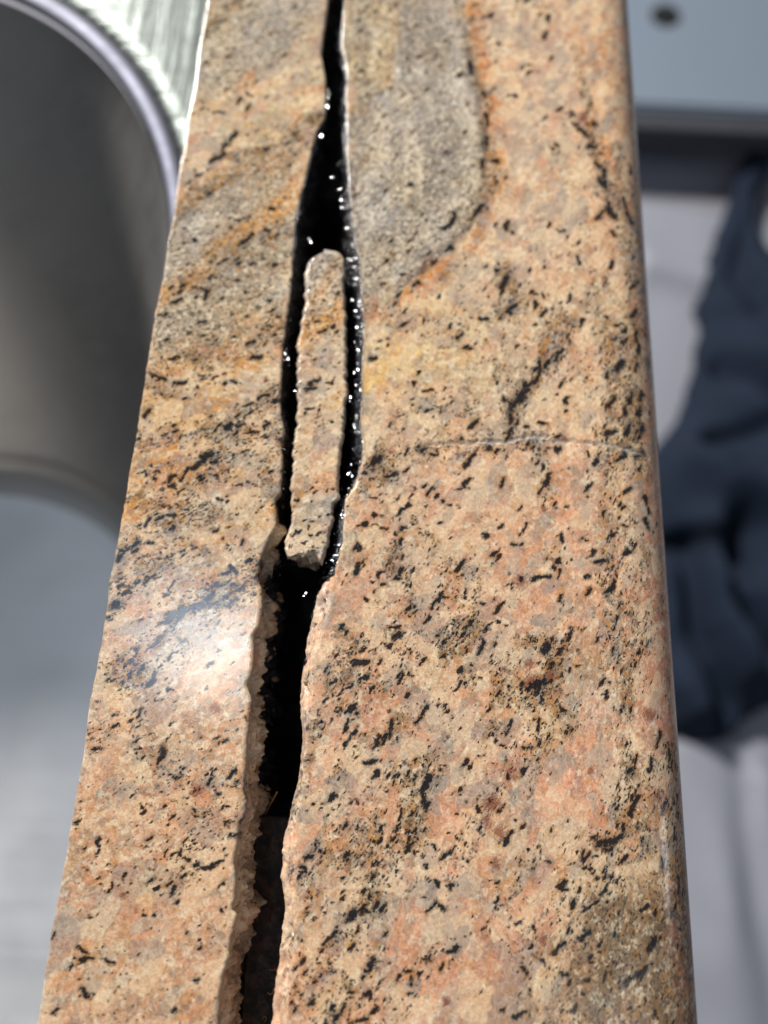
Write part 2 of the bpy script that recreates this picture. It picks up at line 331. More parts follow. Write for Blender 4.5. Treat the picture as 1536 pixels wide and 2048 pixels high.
FLAKES += win(0, 700, 2.0, [
 (640,110,60,18,-30),(715,130,60,20,20),(590,250,50,30,60),(690,35,50,20,20),(1030,30,40,20,10),(1060,185,80,12,12),(1100,205,40,14,0),(1000,215,40,12,40),(915,305,40,18,30),(960,300,40,14,0),(1010,330,40,22,10),(940,330,30,14,40),(870,315,50,10,35),(1065,300,40,18,40),(890,95,14,8,0),(935,125,20,14,0),
 (830,420,60,40,50),(790,460,90,36,35),(740,495,90,22,35),(690,510,50,22,30),(860,450,40,22,30),(630,485,40,12,20),(575,490,30,10,30),(690,540,20,18,0),(620,520,20,8,20),(955,540,22,10,30),
 (655,622,24,9,-5),(740,640,50,8,10),(690,660,60,12,10),(640,670,60,14,15),(590,690,50,14,50),(685,715,30,16,30),(880,600,30,10,10),(870,595,14,10,0),(700,620,20,7,20),
 (540,775,50,30,60),(500,800,50,14,10),(600,770,40,12,20),(480,830,40,26,40),(560,830,40,10,20),(690,855,26,6,30),(610,905,40,8,20),(585,920,20,12,60),(525,945,20,12,0),(665,980,22,16,20),(690,940,30,8,60),(500,970,60,12,40),(460,1020,50,40,50),(480,940,30,12,20),
 (935,880,60,14,-50),(905,895,50,12,20),(1040,850,34,26,30),(970,765,26,8,60),(860,945,50,22,20),(950,960,90,16,30),(830,995,90,26,38),(760,1030,110,34,32),(700,1060,110,44,28),(660,1085,60,30,20),(850,1015,60,18,40),(940,1000,60,12,30),(645,1150,50,14,35),(620,1180,50,16,30),(545,1195,20,18,30),(970,1135,30,9,10),(1000,930,10,8,0),
 (560,1280,60,30,50),(600,1330,60,20,50),(520,1300,50,16,70),(490,1330,40,8,60),(680,1360,40,9,20),(620,1300,50,16,60),(680,1230,30,10,40),
 (1260,130,70,12,35),(1240,155,60,12,20),(1320,130,30,9,20),(1250,240,18,12,20),(1330,290,24,6,0),(1350,500,20,14,60),(1310,560,9,8,0),(1245,555,26,7,70),(1265,575,20,7,30),(1190,605,18,12,0),(1250,690,20,9,20),(1320,660,34,7,40),(1180,745,34,8,50),(1245,740,26,8,30),(1280,735,24,9,35),(1215,775,10,8,0),
 (1490,30,30,16,30),(1495,440,50,36,50),(1490,590,40,9,20),(1460,495,14,14,0),(1460,695,26,20,20),(1500,660,18,12,0),(1435,790,30,22,60),(1435,880,40,22,60),(1500,700,40,10,10),(1520,900,40,9,60),(1465,1000,22,14,0),(1425,1245,50,16,10),(1385,1210,20,16,0),(1450,1250,60,18,20),(1465,1310,40,10,60),(1400,1345,40,14,30),(1330,1330,40,14,20),(1360,1370,60,10,40)])
FLAKES += win(0, 1350, 2.0, [
 (650,315,56,36,55),(640,345,30,16,70),(388,298,34,26,30),(560,150,70,12,60),(520,180,30,10,60),(460,160,24,12,0),(700,410,24,22,0),(715,415,20,14,20),(880,470,16,16,0),(855,380,40,9,40),(835,430,40,14,50),(925,400,30,14,60),(980,175,24,16,-50),(900,265,26,18,20),(680,200,22,8,60),(955,215,14,6,60),(895,530,28,9,40),(570,545,26,14,60),
 (690,568,44,9,20),(780,540,30,14,-60),(787,565,12,8,0),(740,660,36,10,45),(725,710,40,12,60),(745,740,40,12,-30),(660,715,40,12,60),(690,720,20,12,60),(755,740,20,16,30),(395,660,36,16,62),(393,705,34,8,45),(302,590,20,18,90),(940,645,18,12,0),(920,645,16,12,0),(925,590,16,14,0),(570,683,14,6,-20),(590,685,8,6,0),
 (885,842,44,14,38),(690,860,70,22,55),(500,805,34,12,60),(450,840,24,9,60),(830,770,90,16,20),(740,800,60,14,20),(880,750,40,12,40),(575,962,22,14,20),(358,970,14,12,20),(880,935,18,8,-40),(885,950,16,8,20),(710,910,30,14,60),(610,780,8,7,0),(430,758,9,7,0),(400,832,8,8,0),
 (335,1265,50,26,-60),(350,1285,30,20,30),(220,1340,34,18,50),(790,1222,20,16,0),(700,1340,30,14,0),(350,1135,90,14,0),(440,1150,60,12,-20),(285,1165,40,16,60),(330,1100,60,22,-40),(210,1045,20,20,60),(30,1400,10,10,0),
 (1275,150,36,10,85),(1300,100,50,10,40),(1325,185,12,6,60),(1355,130,30,10,20),(1400,140,50,26,60),(1390,200,60,20,62),(1410,240,40,14,50),(1385,275,36,14,58),(1240,335,20,9,20),(1480,345,60,26,20),(1500,395,50,18,62),(1510,260,60,20,60),(1450,240,14,9,0),(1330,490,50,20,40),(1250,520,24,12,40),(1295,515,20,9,0),(1405,515,20,10,60),(1385,600,30,14,80),(1495,663,14,12,0),
 (1232,725,34,26,20),(1262,690,20,9,80),(1280,708,16,14,0),(1215,785,18,9,30),(1215,765,16,7,0),(1155,620,10,9,0),(1160,790,12,20,90),(1510,760,40,7,60),(1495,755,30,8,50),(1400,965,60,26,40),(1460,940,60,10,-20),(1320,1050,120,16,55),(1285,1105,30,14,30),(1210,1145,40,16,30),(1175,1175,30,14,50),(1320,1155,14,12,0),(1490,1155,60,34,75),(1405,1275,34,22,20),(1335,1190,20,14,0),(1195,1272,30,12,-50),(1250,1300,60,16,60),(1245,1318,26,18,20),(1330,1330,24,14,80),(1470,1275,40,20,30),(1450,1380,70,22,20),(1375,870,8,12,80),(1285,930,8,8,0),(1400,790,8,6,0)])
FLAKES += win(700, 0, 1.8373, [
 (445,250,60,26,-80),(405,275,24,12,60),(495,350,40,14,-75),(505,440,60,14,-85),(500,520,40,16,85),(490,600,40,18,70),(535,590,24,20,0),(470,780,50,22,55),(380,800,50,20,60),(360,830,40,20,40),(365,915,30,18,30),(245,1045,30,26,20),(305,965,30,12,30),(125,1040,20,12,0),(180,1080,30,12,30),(200,1190,40,14,40),(195,1010,24,12,0),
 (515,55,20,16,0),(730,65,26,16,60),(615,5,14,12,0),(715,130,30,16,70),(740,210,18,12,50),(660,268,26,14,20),(655,235,16,8,0),(585,350,12,10,0),(610,352,12,12,0),(700,50,14,8,0),(770,400,20,12,0),(815,410,20,10,0),
 (900,458,22,22,0),(825,455,30,16,0),(855,485,50,24,-50),(885,540,40,22,-20),(912,600,30,20,-60),(925,670,50,30,-60),(938,640,40,14,80),(950,765,60,18,-65),(965,790,40,20,-50),(915,790,50,26,30),(968,855,34,16,-50),(1010,740,50,18,-70),(1030,785,60,26,-60),(1040,600,40,14,80),(760,535,20,14,0),(920,560,14,10,0),
 (575,830,30,22,60),(600,858,12,10,0),(840,955,44,14,-75),(960,975,26,12,80),(540,1000,22,14,60),(570,1040,60,44,60),(590,1130,44,30,60),(560,1075,30,14,40),(490,1170,44,12,10),(710,1150,50,18,70),(680,1120,30,14,60),(850,1185,34,14,45),(805,1100,40,12,60),(1050,1140,50,26,60),(1060,1220,50,20,80),(1010,1210,40,16,60),(985,1195,24,12,0),(945,1165,16,9,0),(1070,1260,60,20,80),(405,1235,30,18,40),(425,1275,24,18,0),(135,1245,14,9,0),(680,1080,14,9,0),(770,855,14,9,0),(1045,1040,40,14,60)])
FLAKES += win(0, 0, 2.0, [
 (880,625,60,34,20),(900,590,50,20,40),(935,545,50,24,50),(850,640,40,20,30),(995,430,24,16,60),(955,400,30,14,60),(840,775,24,14,40),(790,700,24,16,0),(1000,380,20,12,0),(860,450,12,10,0),
 (970,970,60,14,45),(1000,950,40,16,45),(1060,920,20,14,0),(1090,840,30,18,0),(780,960,16,12,0),(730,970,16,12,40),(950,880,20,12,0),(690,1150,26,14,50),(735,1145,24,12,30),(780,1150,16,12,0),(840,1160,20,12,0),(720,1200,24,16,30),(830,1180,40,14,40),(810,1290,24,18,0),(700,1210,20,12,0),(1110,1270,16,12,0),(1100,1060,20,14,40),(1020,1050,22,16,0),(950,1120,18,12,0),(1000,1370,50,20,20),(870,1060,16,12,0),(1080,1200,20,12,0),(660,1260,20,12,30),
 (1290,1330,60,12,30),(1330,1310,24,10,30),(1270,1290,26,12,10),(1350,1180,16,12,60)])
_r = random.Random(9)
for fx, fy, L, W, A in list(FLAKES):
    for k in range(_r.choice((0, 0, 1, 2, 3))):
        a = math.radians(A + _r.gauss(0, 25)) ; dd = _r.uniform(.5, 1.5) * max(L, 12)* _r.choice((-1, 1))
        FLAKES.append((fx + dd * math.cos(a) + _r.gauss(0, 4), fy - dd * math.sin(a) + _r.gauss(0, 4), _r.uniform(2, 9), _r.uniform(1.5, 4.0), A + _r.gauss(0, 30)))
RUST = [(1040,1165,16),(1062,1365,22),(985,1610,26),(1020,1548,16),(1300,1428,16),(1320,1592,15),(992,1728,12),(892,2005,10),(966,1858,9),(1180,1540,10),(430,1418,14),(395,1582,16),(245,1792,10),(272,1822,7),
        (650,1945,10),(1166,236,14),(1088,1020,10),(1105,1120,10),(1090,710,9),(1130,880,12),(1082,1880,10),(1100,1350,16),(1000,1665,18),(975,1640,14),(580,2005,9),(1060,1330,12),(530,760,8),(640,1900,8),(285,1715,5),(176,1737,5)]
STREAKS = [  # dense mica streaks: points, half width, strength
 ([(1160,150),(1185,260),(1200,350),(1235,430)],14,.9),([(1225,300),(1250,400),(1262,440)],12,.8),([(1230,700),(1250,800),(1262,930)],34,.85),([(1215,930),(1235,1060)],22,.6),
 ([(940,90),(972,200),(985,320),(960,440)],12,.7),([(1000,560),(1020,640)],26,.8),([(720,600),(860,650),(960,690)],22,.35),([(1130,640),(1090,740),(1030,800),(1010,860)],22,.9),
 ([(1080,900),(1085,1000)],16,.6),([(735,940),(830,900),(960,880),(1090,880)],26,.5),([(1260,430),(1290,560),(1290,700)],22,.55),
 ([(300,760),(420,720),(560,650)],40,.62),([(300,640),(420,560),(560,480)],60,.50),([(340,430),(480,330),(620,270)],40,.4),([(280,880),(400,860),(560,800)],24,.75),([(300,1010),(420,930),(540,860)],30,.8),([(240,1090),(330,1040),(420,1020)],24,.75),([(220,1220),(260,1150),(330,1130)],24,.7),
 ([(240,1350),(330,1290),(430,1190),(520,1150)],34,.85),([(190,1480),(280,1400),(360,1330)],22,.4),([(330,1760),(430,1650),(480,1560)],34,.42),([(300,1480),(360,1560),(440,1620)],30,.4),([(150,1930),(250,1900)],18,.3),
 ([(1290,1530),(1240,1640),(1150,1720)],30,.55),([(1130,1840),(1250,1720),(1330,1600)],30,.5),([(1110,1900),(1200,1950),(1370,1870)],90,.42),([(1360,1500),(1370,1800),(1380,2040)],30,.6),([(850,1560),(780,1700)],26,.45),
 ([(720,1400),(790,1330),(860,1250),(920,1150)],30,.45),([(700,1500),(790,1450),(840,1380)],22,.3),([(600,1750),(680,1650),(800,1540)],24,.3),([(580,2000),(700,1850),(760,1740)],28,.4),([(900,1760),(960,1600),(1060,1440)],22,.35),([(1090,1440),(1040,1560)],24,.5),([(750,2040),(820,1960),(900,1900)],26,.35),([(600,1980),(690,2020),(760,2040)],30,.4)]
# broad colour zones: polygon or (polyline, half width), colour, softness, strength
C_CREAM=(216,188,154); C_PEACH=(206,160,126); C_PINK=(200,138,110); C_GREY=(182,173,160); C_OCH=(200,148,78); C_YEL=(216,182,122); C_DRAB=(150,126,92); C_ORG=(192,118,52); C_MAUVE=(150,134,130)
ZONES = [
 ('p',[(690,0),(930,0),(945,100),(970,200),(985,300),(975,400),(930,470),(870,530),(800,580),(720,625),(690,400)],C_GREY,14,1),
 ('p',[(680,-50),(800,-50),(803,80),(765,150),(715,230),(680,240)],(206,182,138),16,.95),
 ('l',[(806,-20),(806,70),(770,150),(720,230)],9,C_OCH,8,.6),
 ('l',[(930,30),(950,100),(985,210),(998,320),(985,420),(930,490),(860,550),(790,600),(725,640)],13,C_OCH,14,.85),
 ('l',[(870,560),(800,610),(725,640)],12,C_ORG,12,.6),
 ('p',[(720,640),(860,570),(1000,640),(960,760),(860,800),(720,800)],C_YEL,40,.6),
 ('l',[(725,760),(790,740),(850,720)],26,(214,168,84),24,.75),
 ('l',[(1170,60),(1165,160),(1190,270),(1230,370),(1275,440)],18,C_ORG,16,.9),
 ('l',[(1210,0),(1225,180),(1250,300),(1275,420)],26,(206,146,88),20,.6),
 ('l',[(1290,560),(1310,900),(1330,1200),(1345,1400)],24,C_PINK,18,.65),
 ('l',[(1240,620),(1262,760),(1262,940)],30,C_DRAB,22,.7),
 ('p',[(1060,700),(1180,640),(1220,800),(1200,900),(1080,880)],(214,166,128),30,.6),
 ('l',[(1140,900),(1110,1000),(1150,1120)],34,(218,156,124),30,.5),
 ('l',[(1270,1200),(1310,1330),(1320,1420)],46,C_PINK,34,.7),
 ('p',[(1080,1540),(1160,1490),(1250,1540),(1235,1640),(1150,1680),(1060,1640)],(216,146,112),26,.8),
 ('l',[(1020,1690),(1110,1700)],26,(212,150,112),18,.6),
 ('p',[(700,1050),(900,1000),(860,1280),(640,1420),(600,1380),(650,1200)],C_PEACH,50,.6),
 ('l',[(960,1900),(1040,1880)],44,(210,150,116),30,.6),
 ('p',[(1140,1760),(1400,1620),(1420,2080),(900,2080),(1000,1960),(1100,1890)],(136,110,74),60,.72),  # this zone and the next: dark grain plus dimmer light, painted together
 ('p',[(1220,1820),(1410,1740),(1420,2080),(1180,2080)],(88,78,64),60,.75),
 ('l',[(1340,1550),(1370,1800)],22,(120,92,58),20,.6),
 ('l',[(1150,1720),(1200,1760),(1290,1700)],22,(150,130,84),22,.5),
 ('l',[(870,1440),(920,1460)],34,(160,150,142),22,.6),('l',[(1095,1740),(1100,1760)],20,(140,130,128),8,.85),('l',[(930,1560),(960,1580)],20,(160,148,144),12,.6),('l',[(1130,1660),(1180,1680)],20,(150,140,132),16,.6),
 ('l',[(600,1760),(660,1860)],40,C_PEACH,30,.6),('l',[(620,1900),(700,1840)],26,(206,150,110),18,.6),
 ('p',[(380,-40),(660,-40),(655,120),(540,150),(400,200)],(178,168,148),34,.9),
 ('l',[(345,390),(400,300),(480,220),(500,140)],15,C_ORG,9,.95),
 ('p',[(370,330),(400,210),(500,170),(480,260),(410,330)],(198,164,112),18,.7),
 ('l',[(470,200),(500,170),(560,90),(620,60)],16,(150,142,134),14,.5),
 ('l',[(400,350),(450,300),(500,220),(520,170)],9,(92,84,88),8,.8),
 ('l',[(500,350),(570,310),(628,265)],9,C_ORG,10,.75),
 ('p',[(500,160),(650,120),(640,240),(560,300),(460,340)],(202,178,132),26,.8),
 ('p',[(300,420),(440,350),(620,290),(590,420),(570,640),(300,700)],(168,152,128),40,.9),
 ('p',[(290,720),(570,640),(565,1000),(250,1060)],(194,150,92),50,.9),
 ('l',[(300,1010),(400,990),(520,930)],34,C_OCH,30,.6),('l',[(260,830),(330,800)],20,C_OCH,24,.5),('l',[(470,700),(570,720)],24,(204,158,96),24,.6),
 ('l',[(440,840),(380,880)],26,(218,198,160),18,.6),
 ('l',[(460,1010),(560,960)],40,(216,172,124),28,.6),
 ('l',[(250,1120),(400,1090),(520,1060)],30,(196,160,116),28,.6),
 ('l',[(310,1240),(390,1200),(480,1160)],30,(112,112,126),20,.65),
 ('p',[(210,1200),(330,1150),(520,1140),(520,1320),(380,1380),(190,1420)],(176,156,146),40,.7),
 ('l',[(225,1395),(240,1400)],16,(226,206,150),10,.8),
 ('l',[(260,1350),(330,1290)],26,(120,116,124),20,.6),
 ('p',[(160,1540),(330,1390),(500,1340),(490,1600),(470,1750),(440,2080),(60,2080)],(198,146,108),50,.9),
 ('l',[(380,1370),(490,1330)],24,(196,122,80),20,.6),
 ('l',[(330,1570),(420,1600)],30,(196,136,92),26,.55),
 ('l',[(270,1790),(300,1760)],24,(204,178,124),16,.6),
 ('l',[(180,1850),(240,1880),(200,1900)],22,(188,166,128),18,.6),
 ('l',[(120,1980),(200,2010),(330,1960)],34,(190,146,104),30,.6),
 ('l',[(330,1460),(370,1530)],22,(176,146,128),20,.5),('l',[(440,1530),(480,1560)],22,(196,180,164),18,.5),
 ('l',[(610,510),(690,520),(690,620),(610,640)],20,(168,156,138),20,.7),
 ('l',[(600,700),(690,680)],16,C_OCH,18,.7),('l',[(600,770),(690,770)],16,(206,162,100),18,.7),('l',[(590,840),(690,820)],30,(210,172,116),24,.7),
 ('l',[(590,920),(680,940)],40,(214,174,136),24,.7),('l',[(580,1060),(660,1080)],36,(200,182,140),20,.8),('l',[(620,1010),(670,1020)],18,(160,150,140),14,.6),
 ('l',[(470,1290),(500,1270)],30,(190,176,166),20,.5)]
FINE = [[(690,-50),(930,-50),(985,300),(975,400),(930,470),(870,530),(720,625),(690,400)],[(380,-40),(660,-40),(600,100),(400,240)],[(300,420),(440,340),(620,290),(570,640),(290,760)],
        [(1180,1800),(1420,1700),(1420,2080),(1080,2080)],[(600,500),(700,500),(690,680),(590,680)]]

HAIR = [(850,893),(900,888),(960,884),(1008,886),(1030,880),(1060,872),(1090,874),(1105,884),(1140,880),(1180,887),(1225,891),(1262,902),(1300,908)]
def facet(me):
    n = len(me.polygons); nr = np.zeros(n * 3, np.float32); ce = np.zeros(n * 3, np.float32)
    me.polygons.foreach_get('normal', nr); me.polygons.foreach_get('center', ce); nr = nr.reshape(-1, 3); ce = ce.reshape(-1, 3)
    sm = ~((np.abs(nr[:, 2]) < .75) & (ce[:, 2] < -.0002) & (ce[:, 0] < .04)); me.polygons.foreach_set('use_smooth', sm)
def paint(me, V, raw, side):
    """per-vertex pattern data for the granite; V (n,3) metres"""
    x, y, z = V[:, 0], V[:, 1], V[:, 2]
    X, Y = stone_xy(x, y)
    far = (Y < -60) | (Y > 2110)
    Y = Y + np.where(z < -0.001, z * 9000, 0) * 0.3
    s = 0.02
    wx = fbm(X * s, Y * s, 1, 4) * 26 + fbm(X * .004, Y * .004, 7, 2) * 20; wy = fbm(X * s, Y * s, 5, 4) * 26
    XX, YY = X + wx, Y + wy
    facet(me)
    base = lin(C_CREAM)[None, :] * np.ones((len(x), 1))
    m = sst(fbm(X * .006 + 3, Y * .005, 11, 3), -.15, .35)[:, None]
    m = m * (.45 + .55 * sst(Y, 500, 1200))[:, None]
    base = base * (1 - m * .75) + lin(C_PEACH) * m * .75
    m = sst(fbm(X * .008 + 30, Y * .008, 21, 3), .05, .45)[:, None]
    base = base * (1 - m * .5) + lin(C_MAUVE) * m * .5
    fine = np.zeros(len(x)); dens = 0.02 + 0.08 * sst(fbm(X * .01, Y * .008, 31, 3), -.1, .4); och = 0.30 + 0.2 * fbm(X * .006, Y * .006, 41, 2)
    if side > 0:
        a = math.radians(60); uu = X * math.cos(a) - Y * math.sin(a); vv = X * math.sin(a) + Y * math.cos(a)
        vv = vv - .0003 * np.maximum(X - 1000, 0) ** 2
        band = fbm(vv / 84 + fbm(X * .01, Y * .01, 301, 3) * .8, uu / 330, 305, 3)
        low = sst(Y, 560, 900); pk = low * sst(Y + X * .1, 900, 1300)
        k = (pk * .8)[:, None]; base = base * (1 - k) + lin((212, 150, 116)) * k
        tr = low * sst(band, .10, .32); kk = (tr * .62)[:, None]; base = base * (1 - kk) + lin((176, 144, 100)) * kk
        lobe = sst(fbm(X * .028, Y * .028, 309, 3), -.22, .25)
        dens = dens * (1 - .95 * low * sst(-band, -.05, .2)); dens = np.maximum(dens, tr * lobe * .88)
        gy = (low * sst(fbm(X * .013 + 9, Y * .013, 311, 3), .10, .40) * .5)[:, None]; base = base * (1 - gy) + lin((158, 146, 132)) * gy
    else:
        a = math.radians(36); uu = X * math.cos(a) - Y * math.sin(a); vv = X * math.sin(a) + Y * math.cos(a)
        b1 = fbm(vv / 60 + fbm(X * .008, Y * .008, 321, 3) * .7, uu / 420, 325, 3); up = 1 - sst(Y, 1150, 1380)
        b2 = fbm(vv / 46 + fbm(X * .01, Y * .01, 331, 3) * .7, uu / 320, 335, 3)
        dens = np.maximum(dens, sst(b2, .08, .36) * sst(fbm(X * .03, Y * .03, 341, 3), -.2, .25) * (.35 + .4 * up) * (1 - .65 * (1 - up)))
    for Zn in ZONES:
        if Zn[0] == 'p': d = poly_sd(XX, YY, Zn[1]); col, so, k = Zn[2:]; m = sst(d, -so, so) * k
        else: d = Zn[2] - seg_d(XX, YY, Zn[1]); col, so, k = Zn[3:]; m = sst(d, -so, so) * k
        m = m[:, None]; base = base * (1 - m) + lin(col) * m
    if side < 0:
        k = (up * sst(b1, .0, .24) * .85 * sst(Y, 180, 420))[:, None]; base = base * (1 - k) + lin((200, 140, 66)) * k
        k = (up * sst(-b1, .02, .26) * .72)[:, None]; base = base * (1 - k) + lin((180, 170, 154)) * k
        k = (up * sst(b2, .10, .40) * .45)[:, None]; base = base * (1 - k) + lin((120, 104, 84)) * k
    else:
        dsw = poly_sd(X + fbm(X * .012, Y * .012, 351, 3) * 26, Y + fbm(X * .012, Y * .012, 355, 3) * 26, [(600,-120),(925,-120),(945,100),(970,200),(985,300),(975,400),(930,470),(870,530),(800,580),(720,625),(600,680)])
        ins = sst(dsw, 0, 12); lay = fbm(dsw / 30 + fbm(X * .01, Y * .01, 363, 2), uu / 600, 361, 3)
        k = (ins * sst(lay, -.05, .22) * .62)[:, None]; base = base * (1 - k) + lin((138, 132, 124)) * k
        k = (ins * sst(-lay, .0, .22) * .60)[:, None]; base = base * (1 - k) + lin((212, 200, 180)) * k
        k = (sst(dsw, -4, 5) * (1 - sst(dsw, 10, 30)) * .92 * sst(Y, 20, 130))[:, None]; base = base * (1 - k) + lin((64, 54, 54)) * k
        k = (sst(dsw, -40, -18) * (1 - sst(dsw, -8, 2)) * .95)[:, None]; base = base * (1 - k) + lin((194, 120, 50)) * k
        eb = np.exp(-((x - .0405 + .002 * fbm(y * 60, y * 0, 371, 2)) / .0034) ** 2); pt = sst(fbm(x * 420, y * 160, 375, 4), -.2, .3)
        k = (eb * (.25 + .5 * pt) * sst(Y, 250, 600))[:, None]; base = base * (1 - k) + lin((140, 104, 62)) * k
        dens = np.maximum(dens, eb * pt * .80 * sst(Y, 400, 700))
        k = (np.exp(-((x - .040) / .004) ** 2) * (1 - sst(Y, 350, 650)) * sst(fbm(x * 300, y * 90, 379, 3), -.3, .2) * .75)[:, None]; base = base * (1 - k) + lin((186, 116, 56)) * k
        k = (sst(x, .0440, .0470) * .62 * (.5 + .5 * pt))[:, None]; base = base * (1 - k) + lin((184, 112, 82)) * k
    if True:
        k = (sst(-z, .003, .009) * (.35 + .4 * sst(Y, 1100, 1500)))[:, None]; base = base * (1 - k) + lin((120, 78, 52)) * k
    for p in FINE: fine = np.maximum(fine, sst(poly_sd(XX, YY, p), -18, 22))
    for pts, hw, k in STREAKS:
        d = seg_d(XX, YY, pts); patch = sst(fbm(X * .035, Y * .035, 51, 3), -.35, .25)
        dens = np.maximum(dens, k * sst(hw - d, -hw * .6, hw * .4) * (.35 + .65 * patch))
    och = och + .14 * sst(dens, .25, .6)
    dk = (sst(dens, .12, .75) * (  .38 + .40 * sst(fbm(X * .03, Y * .03, 57, 3), -.3, .3)))[:, None]
    base = base * (1 - dk) + lin((92, 80, 64)) * dk
    dens = np.maximum(dens * (1 - .35 * fine), .22 * fine)
    pinkish = sst(fbm(X * .006 + 3, Y * .005, 11, 3), 0, .5); dens *= 1 - .5 * pinkish
    dens = np.clip(dens * 1.25, 0, 1)
    drawn = np.zeros(len(x)); jx = X + fbm(X * .08, Y * .08, 61, 3) * 7; jy = Y + fbm(X * .08, Y * .08, 65, 3) * 7
    for fx, fy, L, W, A in FLAKES:
        sel = np.where((np.abs(X - fx) < L + 26) & (np.abs(Y - fy) < L + 26))[0]
        if not len(sel): continue
        a = math.radians(A + ((fx * 7.3 + fy * 3.1) % 30 - 15)); dx = jx[sel] - fx; dy = -(jy[sel] - fy)
        uu = dx * math.cos(a) + dy * math.sin(a); vv = -dx * math.sin(a) + dy * math.cos(a)
        q = np.maximum(np.abs(uu) - L * .32, 0); rr = np.hypot(q, vv) / (W * .36 + 1.25)
        drawn[sel] = np.maximum(drawn[sel], np.clip((1.04 if W < 11 else .97) - .5 * rr, 0, 1))
    if side > 0: drawn = np.maximum(drawn, .62 * np.exp(-((seg_d(jx, jy - 4, HAIR)) / 3.4) ** 2))
    rust = np.zeros(len(x))
    for fx, fy, R in RUST: rust = np.maximum(rust, np.clip(1 - np.hypot(jx - fx, jy - fy) / (R * 1.9), 0, 1))
    for a in (drawn, rust): a[z < -0.0025] = 0
    tl = (1 + .34 * fbm(X * .02, Y * .02, 81, 4) + .22 * fbm(X * .07, Y * .06, 87, 3))[:, None]
    warm = fbm(X * .016, Y * .016, 91, 3)[:, None] * np.array([.10, 0, -.22])
    base = np.clip(base * tl * (1 + warm) * KA, 0, 1)
    blue = sst(poly_sd(XX, YY, [(250,1230),(330,1160),(480,1120),(520,1180),(500,1280),(330,1390),(240,1380)]), -20, 20) if side < 0 else np.zeros(len(x))  # where the painted window sheen covers the flakes
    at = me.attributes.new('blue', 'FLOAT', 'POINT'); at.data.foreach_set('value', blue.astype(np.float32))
    n = len(x)
    def colattr(nm, arr):
        at = me.attributes.new(nm, 'FLOAT_COLOR', 'POINT'); buf = np.ones((n, 4), np.float32); buf[:, :3] = arr; at.data.foreach_set('color', buf.reshape(-1))
    colattr('tint', base)
    colattr('masks', np.stack([np.clip(dens, 0, 1), np.clip(fine, 0, 1), np.clip(och, 0, 1)], -1))
    colattr('masks2', np.stack([np.clip(raw, 0, 1), drawn, rust], -1))
    # foliation coordinates in millimetres
    ang = np.where(x < -0.012 + 0.0, 34.0, 34.0) if side < 0 else 52 + 22 * sst(x, 0.0, 0.045)
    if side < 0: A = math.radians(34); fx = x * math.cos(A) + y * math.sin(A); fy = -x * math.sin(A) + y * math.cos(A)
    else:                                     # streak lines bend steeper towards the rounded edge
        A = math.radians(56); fx = x * math.cos(A) + y * math.sin(A); fy = -x * math.sin(A) + y * math.cos(A)
        fy = fy - 6.0 * np.maximum(x - 0.015, 0) ** 2; 
    at = me.attributes.new('fol', 'FLOAT_VECTOR', 'POINT')
    at.data.foreach_set('vector', (np.stack([fx, fy, z], -1) * 1000).astype(np.float32).reshape(-1))

# crack outlines, (pixel row, pixel column)
LL = [(-200,668),(0,656),(60,648),(110,642),(150,650),(200,652),(235,650),(260,635),(300,624),(340,616),(400,600),(450,591),(500,588),(560,583),(600,580),(650,572),(700,565),(760,563),(800,561),(830,562),(860,570),(890,563),(920,565),(950,564),(985,561),(1000,549),(1050,554),(1080,537),(1110,524),(1150,515),(1180,524),(1220,524),(1250,518),(1270,507),(1300,508),(1340,506),(1370,494),(1400,504),(1430,500),(1450,497),(1480,493),(1510,493),(1540,490),(1580,486),(1600,492),(1625,491),(1650,479),(1680,475),(1700,473),(1720,467),(1745,471),(1780,470),(1820,465),(1830,474),(1860,468),(1880,461),(1920,457),(1950,446),(1980,439),(2048,436),(2300,415)]
RL = [(-200,706),(0,690),(50,685),(90,682),(110,688),(150,694),(200,692),(250,694),(300,693),(350,697),(400,700),(450,706),(480,709),(520,717),(560,720),(600,723),(640,728),(700,726),(740,724),(800,723),(860,721),(880,726),(900,727),(930,724),(960,719),(985,702),(1000,690),(1050,687),(1080,685),(1110,680),(1140,671),(1160,667),(1180,658),(1200,657),(1220,653),(1245,648),(1260,642),(1290,636),(1310,624),(1340,619),(1380,621),(1420,615),(1460,613),(1500,610),(1540,606),(1580,602),(1620,596),(1650,594),(1700,592),(1760,590),(1810,582),(1850,588),(1880,590),(1920,584),(1960,578),(2000,572),(2048,570),(2300,560)]
RT = [(-200,702),(0,687),(150,690),(300,690),(500,706),(600,720),(800,720),(950,716),(985,698),(1100,680),(1150,662),(1165,646),(1200,630),(1250,621),(1300,609),(1315,612),(1330,610),(1350,602),(1390,600),(1440,601),(1460,606),(1500,603),(1540,599),(1580,592),(1600,586),(1620,580),(1650,572),(1700,563),(1760,561),(1790,567),(1810,570),(1850,568),(1880,561),(1920,558),(1960,551),(2000,547),(2048,544),(2300,530)]

ys = np.concatenate([np.linspace(-0.55, -0.065, 40)[:-1], np.arange(-0.065, 0.185, 0.00036), np.linspace(0.185, 0.75, 50)[1:]])
TH = 0.030
YY0 = ys * 1000
def nz(scale, seed, amp, o=4, ph=0.0): return fbm(YY0 * scale + ph, np.zeros_like(YY0) + 3.3, seed, o) * amp

def ring_stack(cols):                          # list of (x array, z array) -> V
    V = np.zeros((len(ys), len(cols), 3))
    for i, (cx, cz) in enumerate(cols): V[:, i, 0] = cx; V[:, i, 1] = ys; V[:, i, 2] = cz
    return V

